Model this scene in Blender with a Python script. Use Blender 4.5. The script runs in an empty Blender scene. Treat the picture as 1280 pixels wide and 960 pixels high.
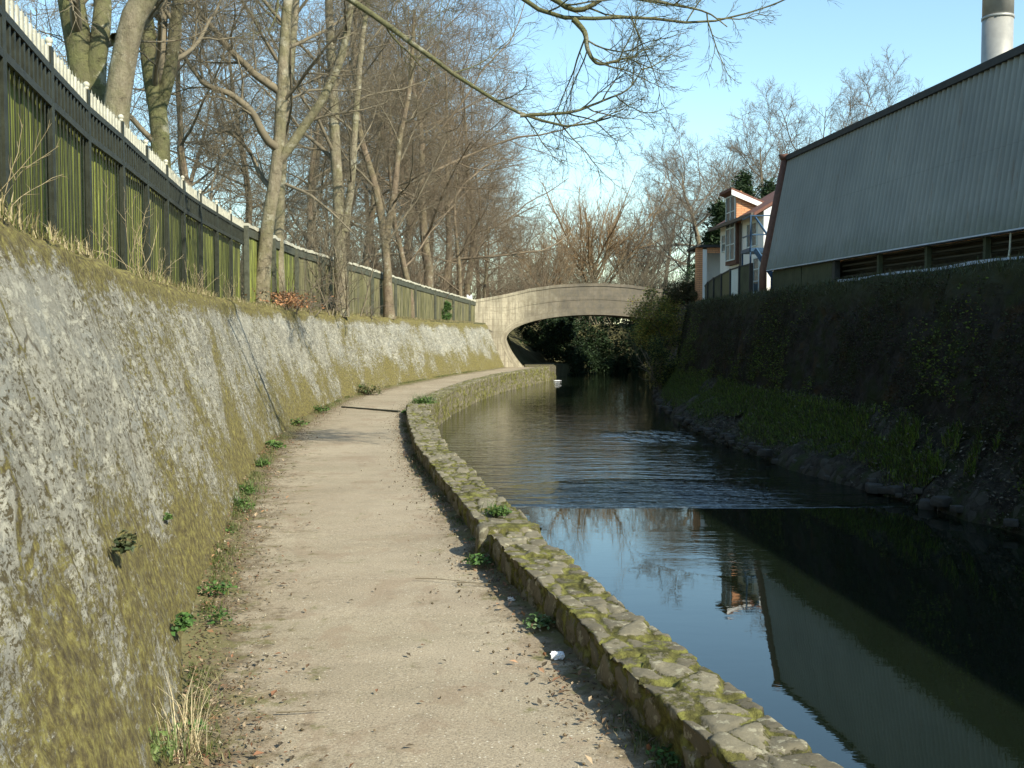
import bpy, math, random
import numpy as np
from mathutils import Vector, Matrix
R = math.radians
scene = bpy.context.scene
COL = scene.collection

# ------------------------------------------------------------------ camera, sky, sun
cam_d = bpy.data.cameras.new("camera"); cam = bpy.data.objects.new("camera", cam_d); COL.objects.link(cam)
cam_d.sensor_width = 36.0; cam_d.lens = 36.0*1300/1280; cam_d.clip_end = 2000; cam_d.clip_start = 0.05
cam.location = (0, 0, 1.6); cam.rotation_euler = (R(90-2.86), 0, 0)
scene.camera = cam
SUN_EL, SUN_AZ = 36.0, 43.0         # elevation; azimuth to the right of straight-behind
world = bpy.data.worlds.new("World"); scene.world = world; world.use_nodes = True
wn = world.node_tree.nodes; wl = world.node_tree.links; wn.clear()
sky = wn.new("ShaderNodeTexSky"); sky.sky_type = 'NISHITA'; sky.sun_disc = False
sky.sun_elevation = R(SUN_EL); sky.sun_rotation = R(180-SUN_AZ); sky.air_density = 1.15; sky.dust_density = 0.35; sky.ozone_density = 0.8
bg = wn.new("ShaderNodeBackground"); bg.inputs[1].default_value = 0.145
wo = wn.new("ShaderNodeOutputWorld"); tint = wn.new("ShaderNodeMix"); tint.data_type = 'RGBA'; tint.blend_type = 'MULTIPLY'; tint.inputs[0].default_value = 1.0; tint.inputs[7].default_value = (.88, 1.02, 1.0, 1)
wl.new(sky.outputs[0], tint.inputs[6]); wl.new(tint.outputs[2], bg.inputs[0]); wl.new(bg.outputs[0], wo.inputs[0])
sun_d = bpy.data.lights.new("sun", 'SUN'); sun_d.energy = 5.0; sun_d.angle = R(0.5); sun_d.color = (1.0, 0.93, 0.75)
sun = bpy.data.objects.new("sun", sun_d); COL.objects.link(sun)
tosun = Vector((math.sin(R(SUN_AZ))*math.cos(R(SUN_EL)), -math.cos(R(SUN_AZ))*math.cos(R(SUN_EL)), math.sin(R(SUN_EL))))
sun.rotation_euler = tosun.to_track_quat('Z', 'Y').to_euler(); sun.location = (20, -20, 30)
vs = scene.view_settings; vs.view_transform = 'Standard'; vs.look = 'None'; vs.gamma = 1; vs.exposure = 0.74; vs.use_curve_mapping = False
scene.cycles.max_bounces = 6; scene.cycles.caustics_reflective = False; scene.cycles.caustics_refractive = False

# ------------------------------------------------------------------ helpers
def srgb(h):
    h = h.lstrip('#'); c = [int(h[i:i+2], 16)/255 for i in (0, 2, 4)]
    return tuple((x/12.92 if x <= .04045 else ((x+.055)/1.055)**2.4) for x in c)

def link(name, mesh, mat=None, parent=None):
    o = bpy.data.objects.new(name, mesh); COL.objects.link(o)
    if mat is not None:
        for m in (mat if isinstance(mat, (list, tuple)) else [mat]): mesh.materials.append(m)
    if parent: o.parent = parent
    return o
def tag(o, label=None, cat=None, group=None, kind=None):
    if label: o['label'] = label
    if cat: o['category'] = cat
    if group: o['group'] = group
    if kind: o['kind'] = kind
    return o
def thing(name, label, cat, loc=(0, 0, 0), group=None, rz=0):
    o = bpy.data.objects.new(name, None); COL.objects.link(o); o.location = loc; o.rotation_euler = (0, 0, rz)
    o.empty_display_size = .2
    return tag(o, label, cat, group)
def copy_tree(root):
    r = root.copy(); COL.objects.link(r)
    for ch in list(root.children):
        c = ch.copy(); COL.objects.link(c); c.parent = r
        for g in ch.children:
            d = g.copy(); COL.objects.link(d); d.parent = c
    return r

def np_mesh(name, V, F, smooth=True, uv=None, col=None, mi=None):
    """V (n,3); F (m,k) quads or tris; uv per vertex (n,2); col per vertex (n,3)"""
    V = np.asarray(V, dtype=np.float32); F = np.asarray(F, dtype=np.int32)
    me = bpy.data.meshes.new(name); k = F.shape[1]; m = F.shape[0]
    me.vertices.add(len(V)); me.vertices.foreach_set("co", V.ravel())
    me.loops.add(m*k); me.loops.foreach_set("vertex_index", F.ravel())
    me.polygons.add(m); me.polygons.foreach_set("loop_start", np.arange(0, m*k, k, dtype=np.int32))
    me.polygons.foreach_set("loop_total", np.full(m, k, dtype=np.int32))
    me.polygons.foreach_set("use_smooth", np.full(m, smooth, dtype=bool))
    if mi is not None: me.polygons.foreach_set("material_index", np.asarray(mi, dtype=np.int32))
    me.update(calc_edges=True)
    if uv is not None:
        l = me.uv_layers.new(name="UVMap"); l.data.foreach_set("uv", np.asarray(uv, dtype=np.float32)[F.ravel()].ravel())
    if col is not None:
        a = me.color_attributes.new("Col", 'FLOAT_COLOR', 'POINT')
        c = np.ones((len(V), 4), dtype=np.float32); c[:, :3] = col; a.data.foreach_set("color", c.ravel())
    me.validate(); return me

def grid_faces(nu, nv, closed_v=False):
    i = np.arange(nu-1)[:, None]; jn = nv if closed_v else nv-1; j = np.arange(jn)[None, :]
    a = i*nv+j; b = i*nv+(j+1) % nv; c = (i+1)*nv+(j+1) % nv; d = (i+1)*nv+j
    return np.stack([a, b, c, d], -1).reshape(-1, 4)

class MB:
    """collects boxes, bars and tubes into one mesh"""
    def __init__(s): s.v = []; s.f = []; s.n = 0
    def add(s, v, f):
        s.v.append(np.asarray(v, float).reshape(-1, 3)); s.f += [tuple(int(q)+s.n for q in ff) for ff in f]; s.n += len(s.v[-1])
    def hexa(s, p):   # 8 corners: bottom 4 ccw, top 4 ccw
        s.add(p, [(3, 2, 1, 0), (4, 5, 6, 7), (0, 1, 5, 4), (1, 2, 6, 5), (2, 3, 7, 6), (3, 0, 4, 7)])
    def box(s, x0, x1, y0, y1, z0, z1):
        s.hexa([(x0, y0, z0), (x1, y0, z0), (x1, y1, z0), (x0, y1, z0), (x0, y0, z1), (x1, y0, z1), (x1, y1, z1), (x0, y1, z1)])
    def bar(s, a, b, w, h=None, up=(0, 0, 1)):
        h = h or w; a = Vector(a); b = Vector(b); t = (b-a).normalized(); u = Vector(up)
        if abs(t.dot(u)) > .98: u = Vector((1, 0, 0))
        r = t.cross(u).normalized(); q = r.cross(t).normalized()
        c = [(-1, -1), (1, -1), (1, 1), (-1, 1)]
        s.hexa([tuple(a+r*(i*w/2)+q*(j*h/2)) for i, j in c]+[tuple(b+r*(i*w/2)+q*(j*h/2)) for i, j in c])
    def tube(s, pts, rad, n=10, cap=True):
        pts = [Vector(p) for p in pts]; rad = rad if isinstance(rad, (list, tuple)) else [rad]*len(pts); V = []
        for k, p in enumerate(pts):
            t = (pts[min(k+1, len(pts)-1)]-pts[max(k-1, 0)]).normalized(); u = Vector((0, 0, 1)) if abs(t.z) < .9 else Vector((1, 0, 0))
            r = t.cross(u).normalized(); q = r.cross(t)
            for i in range(n):
                a = 2*math.pi*i/n; V.append(tuple(p+r*(math.cos(a)*rad[k])+q*(math.sin(a)*rad[k])))
        F = [(k*n+i, k*n+(i+1) % n, (k+1)*n+(i+1) % n, (k+1)*n+i) for k in range(len(pts)-1) for i in range(n)]
        if cap: F += [tuple(range(n))[::-1], tuple(range((len(pts)-1)*n, len(pts)*n))]
        s.add(V, F)
    def ball(s, c, r, n=10, m=6, sz=1):
        s.tube([(c[0], c[1], c[2]+r*sz*math.sin(-math.pi/2+math.pi*k/m)) for k in range(m+1)],
               [max(.0005, r*math.cos(-math.pi/2+math.pi*k/m)) for k in range(m+1)], n)
    def build(s, name, mat, parent=None, smooth=False, loc=None):
        me = bpy.data.meshes.new(name); V = np.concatenate(s.v)
        if loc is not None: V = V-np.array(loc)
        me.from_pydata(V.tolist(), [], s.f); me.update()
        if smooth: me.polygons.foreach_set("use_smooth", [True]*len(me.polygons))
        return link(name, me, mat, parent)

def curve(pts, ys, sm=1.0):
    pts = sorted(pts); px, py = zip(*pts); g = np.arange(min(px[0], ys.min())-6, max(px[-1], ys.max())+6, .05)
    lo = g < px[0]; hi = g > px[-1]; v = np.interp(g, px, py)
    v[lo] = py[0]+(g[lo]-px[0])*(py[1]-py[0])/(px[1]-px[0]); v[hi] = py[-1]+(g[hi]-px[-1])*(py[-1]-py[-2])/(px[-1]-px[-2])
    k = max(3, int(sm/.05)); ker = np.hanning(k+2); ker /= ker.sum()
    v = np.convolve(np.pad(v, k, mode='reflect', reflect_type='odd'), ker, 'same')[k:-k]
    return np.interp(ys, g, v)

# numpy noise
def _h(ix, iy, iz, seed):
    n = (ix*374761393+iy*668265263+iz*2147483647+seed*144665+1013904223) & 0xffffffff
    n = ((n ^ (n >> 13))*1274126177) & 0xffffffff; n = (n ^ (n >> 16)); return (n & 0xffffff)/float(0xffffff)
def vnoise(x, y, z=None, seed=0):
    z = np.zeros_like(x) if z is None else z
    ix, iy, iz = [np.floor(q).astype(np.int64) for q in (x, y, z)]; fx, fy, fz = x-ix, y-iy, z-iz
    fx, fy, fz = [q*q*(3-2*q) for q in (fx, fy, fz)]; r = 0
    for a in (0, 1):
        for b in (0, 1):
            for c in (0, 1):
                r = r+_h(ix+a, iy+b, iz+c, seed)*(fx if a else 1-fx)*(fy if b else 1-fy)*(fz if c else 1-fz)
    return r*2-1
def fbm(x, y, z=None, oct=4, seed=0):
    r = 0; a = 1; t = 0; z = np.zeros_like(x) if z is None else z
    for o in range(oct): r = r+a*vnoise(x*2**o, y*2**o, z*2**o, seed+o*17); t += a; a *= .5
    return r/t
def voro(x, y, seed=0, j=.9):
    ix = np.floor(x).astype(np.int64); iy = np.floor(y).astype(np.int64)
    d1 = np.full(x.shape, 9.); d2 = d1.copy(); idv = np.zeros(x.shape); cx = d1*0; cy = d1*0
    for a in (-1, 0, 1):
        for b in (-1, 0, 1):
            gx = ix+a; gy = iy+b; z0 = gx*0
            px = gx+.5+j*(_h(gx, gy, z0, seed)-.5); py = gy+.5+j*(_h(gx, gy, z0, seed+7)-.5)
            d = np.hypot(px-x, py-y); hid = _h(gx, gy, z0, seed+13); near = d < d1
            d2 = np.where(near, d1, np.minimum(d2, d)); idv = np.where(near, hid, idv); cx = np.where(near, px, cx); cy = np.where(near, py, cy); d1 = np.where(near, d, d1)
    return d1, d2, idv, cx, cy

# ------------------------------------------------------------------ materials
class NT:
    def __init__(s, name):
        s.m = bpy.data.materials.new(name); s.m.use_nodes = True; s.t = s.m.node_tree; s.n = s.t.nodes; s.l = s.t.links
        s.b = s.n["Principled BSDF"]; s.b.inputs['Roughness'].default_value = .85; s.b.inputs['Specular IOR Level'].default_value = .25
    def put(s, sock, v):
        if v is None: return
        if hasattr(v, 'is_output') or isinstance(v, bpy.types.NodeSocket): s.l.new(v, sock)
        else:
            if isinstance(v, tuple) and len(v) == 3 and sock.type == 'RGBA': v = v+(1,)
            sock.default_value = v
    def co(s, kind='Object', scale=(1, 1, 1), loc=(0, 0, 0), rot=(0, 0, 0)):
        c = s.n.new("ShaderNodeTexCoord"); m = s.n.new("ShaderNodeMapping"); s.l.new(c.outputs[kind], m.inputs[0])
        m.inputs['Scale'].default_value = scale; m.inputs['Location'].default_value = loc; m.inputs['Rotation'].default_value = rot; return m.outputs[0]
    def noise(s, co, scale, detail=4, rough=.6, dist=0, out=0):
        n = s.n.new("ShaderNodeTexNoise"); s.put(n.inputs['Vector'], co); n.inputs['Scale'].default_value = scale
        n.inputs['Detail'].default_value = detail; n.inputs['Roughness'].default_value = rough; n.inputs['Distortion'].default_value = dist
        return n.outputs[out]
    def vor(s, co, scale, feat='F1', out='Distance', rnd=1):
        n = s.n.new("ShaderNodeTexVoronoi"); n.feature = feat; s.put(n.inputs['Vector'], co); n.inputs['Scale'].default_value = scale
        n.inputs['Randomness'].default_value = rnd; return n.outputs[out]
    def ramp(s, f, stops, interp='LINEAR'):
        r = s.n.new("ShaderNodeValToRGB"); s.put(r.inputs[0], f); e = r.color_ramp.elements; r.color_ramp.interpolation = interp
        while len(e) < len(stops): e.new(.5)
        for i, (p, c) in enumerate(stops):
            e[i].position = p; e[i].color = (c, c, c, 1) if isinstance(c, (int, float)) else tuple(c)+(1,)
        return r.outputs[0]
    def mix(s, f, a, b, mode='MIX'):
        m = s.n.new("ShaderNodeMix"); m.data_type = 'RGBA'; m.blend_type = mode; s.put(m.inputs[0], f); s.put(m.inputs[6], a); s.put(m.inputs[7], b); return m.outputs[2]
    def math(s, op, a, b=None, clamp=False):
        m = s.n.new("ShaderNodeMath"); m.operation = op; m.use_clamp = clamp; s.put(m.inputs[0], a)
        if b is not None: s.put(m.inputs[1], b)
        return m.outputs[0]
    def sep(s, co):
        m = s.n.new("ShaderNodeSeparateXYZ"); s.put(m.inputs[0], co); return m.outputs
    def warp(s, co, scale, amt):
        n = s.noise(co, scale, 2, .5, 0, 1); a = s.n.new("ShaderNodeVectorMath"); a.operation = 'MULTIPLY_ADD'
        s.l.new(n, a.inputs[0]); a.inputs[1].default_value = (amt,)*3; s.l.new(co, a.inputs[2]); return a.outputs[0]
    def attr(s, n='Col'):
        a = s.n.new("ShaderNodeVertexColor"); a.layer_name = n; return a.outputs[0]
    def bump(s, h, strength=.5, dist=.02, prev=None):
        b = s.n.new("ShaderNodeBump"); b.inputs['Strength'].default_value = strength; b.inputs['Distance'].default_value = dist
        s.put(b.inputs['Height'], h)
        if prev is not None: s.l.new(prev, b.inputs['Normal'])
        s.l.new(b.outputs[0], s.b.inputs['Normal']); return b.outputs[0]
    def done(s, color=None, rough=None, metal=None, spec=None):
        if color is not None: s.put(s.b.inputs['Base Color'], color)
        if rough is not None: s.put(s.b.inputs['Roughness'], rough)
        if metal is not None: s.b.inputs['Metallic'].default_value = metal
        if spec is not None: s.b.inputs['Specular IOR Level'].default_value = spec
        return s.m

def m_wall():
    t = NT("battered_stone"); uv = t.co('UV'); uvs = t.co('UV', (.42, 1.1, 1)); w = t.warp(uv, 2.2, .16); w = t.warp(w, 13, .03); ws = t.warp(t.warp(uvs, 3, .12), 19, .025)
    edge = t.vor(w, 3.4, 'DISTANCE_TO_EDGE'); cell = t.vor(w, 3.4, 'F1', 'Color'); cx = t.sep(cell)
    joint = t.ramp(edge, [(0, 1), (.02, .8), (.05, 0)]); joint = t.math('MULTIPLY', joint, t.ramp(t.noise(uv, 2.5, 3, .6), [(.50, 0), (.62, 1)]))
    fine = t.noise(uv, 34, 7, .75); grit = t.noise(uv, 120, 3, .8)
    grey = t.mix(cx[0], (.21, .205, .17), (.32, .31, .255)); grey = t.mix(t.ramp(fine, [(.33, .7), (.5, 0)]), grey, (.15, .14, .11))
    grey = t.mix(t.ramp(t.noise(ws, 3.2, 7, .7), [(.50, 0), (.62, .6)]), grey, (.235, .245, .225))
    lich = t.ramp(t.noise(ws, 11, 10, .85), [(.505, 0), (.53, 1)]); grey = t.mix(t.math('MULTIPLY', lich, .85), grey, (.43, .415, .335))
    spk = t.ramp(t.noise(w, 46, 4, .8), [(.62, 0), (.66, .8)]); grey = t.mix(spk, grey, (.56, .53, .43))
    pit = t.ramp(t.noise(t.warp(t.co('UV', (.5, 1.0, 1)), 9, .05), 34, 6, .8), [(.545, 0), (.56, 1)]); pm_ = t.ramp(t.noise(uv, 1.3, 3, .5), [(.36, .25), (.5, 1)]); pit = t.math('MULTIPLY', pit, pm_)
    v = t.sep(uv)[1]
    low = t.ramp(t.math('DIVIDE', v, 2.2), [(0, .125), (.3, .085), (.6, .005), (.88, -.01), (.95, .10), (1, .16)])
    mn = t.math('ADD', t.math('MULTIPLY', t.noise(t.warp(t.co('UV', (.8, .95, 1)), 3, .12), .95, 4, .6), .44), t.math('MULTIPLY', t.noise(ws, 14, 9, .88), .56))
    mn = t.math('ADD', t.math('ADD', mn, low), t.math('MULTIPLY', joint, .07))
    hf = t.noise(t.co('UV', (.55, 1.0, 1)), 42, 5, .85); mn = t.math('ADD', mn, t.math('MULTIPLY', t.math('SUBTRACT', hf, .5), .30))
    moss = t.ramp(mn, [(.54, 0), (.57, 1)])
    mc = t.ramp(t.noise(uv, 17, 7, .82), [(.34, (.045, .034, .016)), (.45, (.095, .075, .027)), (.53, (.17, .145, .042)), (.60, (.27, .25, .07)), (.68, (.17, .115, .06))])
    c = t.mix(t.math('MULTIPLY', joint, .8), grey, (.10, .085, .06)); c = t.mix(t.math('MULTIPLY', pit, .9), c, t.mix(t.noise(uv, 6, 3, .6), (.045, .034, .016), (.10, .08, .03))); c = t.mix(t.math('MULTIPLY', moss, .93), c, mc)
    h = t.math('SUBTRACT', t.math('ADD', t.math('MULTIPLY', fine, .7), t.math('MULTIPLY', cx[1], .25)), t.math('MULTIPLY', joint, .8))
    h = t.math('SUBTRACT', h, t.math('MULTIPLY', pit, .5)); h = t.math('ADD', h, t.math('MULTIPLY', moss, t.math('ADD', .15, t.math('MULTIPLY', t.noise(uv, 50, 4, .8), 1.2)))); h = t.math('ADD', h, t.math('MULTIPLY', grit, .35))
    h = t.math('ADD', h, t.math('MULTIPLY', lich, .25)); t.bump(h, .6, .014)
    return t.done(c, .92)

def m_coping(name='coping_stone', mossy=.0):
    t = NT(name); co = t.co('Object'); st = t.attr(); s = t.sep(st)
    g = t.mix(s[0], (.12, .105, .072), (.235, .21, .145)); fine = t.noise(co, 38, 6, .75); g = t.mix(t.ramp(fine, [(.35, 0), (.65, 1)]), t.mix(.55, g, (.10, .09, .065)), g)
    lich = t.ramp(t.noise(co, 14, 6, .7), [(.57, 0), (.61, .7)]); g = t.mix(lich, g, (.34, .32, .23))
    mn = t.math('ADD', t.math('ADD', t.math('MULTIPLY', t.noise(co, 3.2, 4, .6), .6), t.math('MULTIPLY', t.noise(co, 26, 5, .8), .4)), t.math('MULTIPLY', s[1], .16))
    moss = t.ramp(mn, [(.535-mossy, 0), (.57-mossy, 1)]); mc = t.ramp(t.noise(co, 12, 4, .7), [(.3, (.035, .034, .012)), (.48, (.10, .095, .028)), (.62, (.20, .20, .052))])
    c = t.mix(moss, g, mc); h = t.math('ADD', t.math('MULTIPLY', fine, .6), t.math('MULTIPLY', moss, t.noise(co, 90, 3, .8))); t.bump(h, .8, .012)
    return t.done(c, .92)

def m_path():
    t = NT("towpath_surface"); uv = t.co('UV'); co = t.co('Object')
    big = t.noise(co, .7, 4, .6); tr = t.noise(t.co('UV', (.9, .5, 1)), 1.7, 6, .7, .4)
    c = t.mix(t.ramp(big, [(.35, 0), (.65, 1)]), (.295, .245, .175), (.37, .315, .23)); c = t.mix(t.ramp(tr, [(.45, 0), (.7, .5)]), c, (.215, .19, .125))
    sp = t.noise(co, 95, 3, .8); c = t.mix(t.ramp(sp, [(.36, .75), (.5, 0)]), c, (.13, .11, .085)); c = t.mix(t.ramp(sp, [(.60, 0), (.68, .7)]), c, (.55, .51, .42))
    fl = t.vor(co, 42, 'F1'); fc = t.sep(t.vor(co, 42, 'F1', 'Color'))[0]
    c = t.mix(t.math('MULTIPLY', t.ramp(fl, [(.12, 1), (.2, 0)]), t.ramp(fc, [(.72, 0), (.76, .85)])), c, (.62, .59, .5))
    cw = t.warp(t.co('Object', (.45, 1.1, 1)), 1.5, .35); ck = t.ramp(t.vor(cw, .55, 'DISTANCE_TO_EDGE'), [(0, .25), (.004, 0)]); ck = t.math('MULTIPLY', ck, t.ramp(t.noise(co, .9, 3, .6), [(.46, 0), (.55, 1)])); c = t.mix(ck, c, (.10, .085, .055))
    pt = t.ramp(t.noise(t.co('Object', (1, .8, 1)), 1.9, 7, .75, .6), [(.53, 0), (.6, .45)]); c = t.mix(pt, c, (.235, .175, .12))
    e = t.sep(t.co('UV'))[1]   # metres from left edge, normalised 0..1
    soil = t.math('ADD', t.ramp(e, [(0, .5), (.07, .30), (.15, .13), (.3, .05), (.45, .0), (.80, 0), (.91, .10), (1, .3)]), t.math('MULTIPLY', t.noise(co, 5, 8, .8), .72))
    sm = t.ramp(soil, [(.42, 0), (.52, .85)]); c = t.mix(sm, c, t.ramp(t.noise(co, 22, 4, .7), [(.35, (.06, .045, .028)), (.5, (.13, .10, .06)), (.65, (.20, .155, .09))]))
    mo = t.ramp(t.math('ADD', t.math('MULTIPLY', soil, .5), t.math('MULTIPLY', t.noise(co, 4, 5, .7), .5)), [(.5, 0), (.55, .6)]); c = t.mix(mo, c, (.13, .13, .045))
    t.bump(t.math('ADD', sp, t.math('ADD', t.math('MULTIPLY', t.noise(co, 30, 4, .7), .8), t.math('MULTIPLY', big, 1.5))), .55, .008)
    return t.done(c, .9)

def m_darkwall():
    t = NT("dark_mossy_wall"); uv = t.co('UV'); w = t.warp(uv, 2, .2)
    edge = t.vor(w, 3.2, 'DISTANCE_TO_EDGE'); j = t.ramp(edge, [(0, 1), (.1, 0)])
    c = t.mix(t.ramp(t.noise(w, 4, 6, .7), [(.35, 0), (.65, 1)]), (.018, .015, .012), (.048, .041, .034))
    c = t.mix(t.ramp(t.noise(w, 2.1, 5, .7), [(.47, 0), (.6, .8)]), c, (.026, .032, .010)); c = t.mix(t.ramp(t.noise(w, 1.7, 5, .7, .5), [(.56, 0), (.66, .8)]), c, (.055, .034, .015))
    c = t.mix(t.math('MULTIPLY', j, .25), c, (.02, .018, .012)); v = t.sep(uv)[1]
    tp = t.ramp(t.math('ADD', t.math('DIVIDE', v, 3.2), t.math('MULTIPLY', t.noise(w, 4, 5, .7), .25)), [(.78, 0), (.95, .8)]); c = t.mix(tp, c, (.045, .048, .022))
    t.bump(t.math('SUBTRACT', t.noise(w, 12, 6, .75), t.math('MULTIPLY', j, .35)), .9, .05)
    return t.done(c, .95, spec=.1)

def m_bridge():
    t = NT("bridge_stone"); uv = t.co('UV'); co = t.co('Object')
    c = t.mix(t.ramp(t.noise(co, .9, 5, .65), [(.38, 0), (.62, 1)]), (.24, .215, .155), (.38, .34, .25))
    x = t.math('ADD', t.sep(co)[0], 3.4); dirt = t.ramp(t.math('ADD', t.math('DIVIDE', x, 9), t.math('MULTIPLY', t.noise(co, 1.3, 4, .7), .45)), [(.24, 0), (.46, .92)])
    c = t.mix(dirt, c, t.mix(t.ramp(t.noise(co, 2.3, 5, .7), [(.4, 0), (.6, 1)]), (.10, .09, .075), (.165, .14, .11)))
    br = t.n.new("ShaderNodeTexBrick"); t.l.new(uv, br.inputs['Vector']); br.inputs['Scale'].default_value = 1; br.inputs['Brick Width'].default_value = .62; br.inputs['Row Height'].default_value = .27
    br.inputs['Mortar Size'].default_value = .012; br.inputs['Color1'].default_value = (1, 1, 1, 1); br.inputs['Color2'].default_value = (.8, .8, .8, 1); br.inputs['Mortar'].default_value = (.45, .42, .38, 1)
    c = t.mix(.38, c, br.outputs[0], 'MULTIPLY')
    st = t.ramp(t.noise(t.co('UV', (6, .25, 1)), 1.2, 6, .75), [(.46, 0), (.62, .75)]); c = t.mix(st, c, (.13, .11, .08)); c = t.mix(t.ramp(t.noise(co, 5, 7, .8), [(.5, 0), (.6, .5)]), c, (.16, .135, .09))
    t.bump(t.math('ADD', br.outputs[1], t.math('MULTIPLY', t.noise(co, 9, 7, .85), 4)), -.7, .015)
    return t.done(c, .9)

def m_bark(name, a, b, moss=.35, sc=1.0):
    t = NT(name); co = t.co('Object', (1, 1, .35)); n = t.noise(co, 9*sc, 6, .7)
    c = t.mix(t.ramp(n, [(.35, 0), (.65, 1)]), a, b)
    mm = t.ramp(t.noise(t.co('Object'), 1.6, 5, .65), [(.42, 0), (.58, moss)]); c = t.mix(mm, c, (.13, .135, .055))
    lt = t.ramp(t.noise(t.co('Object'), 3.1, 6, .7), [(.56, 0), (.62, .6)]); c = t.mix(lt, c, (.36, .34, .26))
    dk = t.ramp(t.noise(t.co('Object', (1, 1, 2.2)), 5.5, 7, .8), [(.55, 0), (.62, .75)]); c = t.mix(dk, c, tuple(q*.45 for q in a))
    t.bump(t.math('ADD', t.noise(co, 22*sc, 6, .8), t.noise(t.co('Object'), 6, 3, .6)), .9, .035); return t.done(c, .9)

def m_plain(name, c, rough=.7, var=.25, sc=6, bump=.0, metal=0, spec=.3):
    t = NT(name); co = t.co('Object'); n = t.noise(co, sc, 5, .65); d = tuple(x*(1-var) for x in c); l = tuple(min(1, x*(1+var*.6)) for x in c)
    col = t.mix(t.ramp(n, [(.3, 0), (.7, 1)]), d, l)
    if bump: t.bump(t.noise(co, sc*4, 5, .7), bump, .01)
    return t.done(col, rough, metal, spec)
def m_leaf(name, rough=.6, trans=.25):
    t = NT(name); a = t.attr(); t.done(a, rough, spec=.3)
    if trans:
        tr = t.n.new("ShaderNodeBsdfTranslucent"); t.l.new(a, tr.inputs[0]); mx = t.n.new("ShaderNodeMixShader"); mx.inputs[0].default_value = trans
        o = t.n["Material Output"]; t.l.new(t.b.outputs[0], mx.inputs[1]); t.l.new(tr.outputs[0], mx.inputs[2]); t.l.new(mx.outputs[0], o.inputs[0])
    return t.m
def m_boards(name, base_a, base_b, dark=.4):
    t = NT(name); uv = t.co('UV'); s = t.sep(uv); k = t.math('FLOOR', t.math('DIVIDE', s[0], .12))
    wn_ = t.n.new("ShaderNodeTexWhiteNoise"); wn_.noise_dimensions = '1D'; t.l.new(k, wn_.inputs['W'])
    c = t.mix(wn_.outputs[0], base_a, base_b)
    stk = t.noise(t.co('UV', (14, .8, 1)), 1.5, 5, .7); c = t.mix(t.ramp(stk, [(.40, .9), (.56, 0)]), c, (.03, .034, .014))
    gr = t.noise(t.co('UV', (3, .5, 1)), 1, 4, .6); c = t.mix(t.ramp(gr, [(.5, 0), (.68, dark)]), c, (.09, .085, .07))
    top = t.ramp(s[1], [(0, .25), (.12, 0), (1, 0)]); c = t.mix(top, c, (.07, .06, .03))
    t.bump(stk, .4, .01); return t.done(c, .85)

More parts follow.
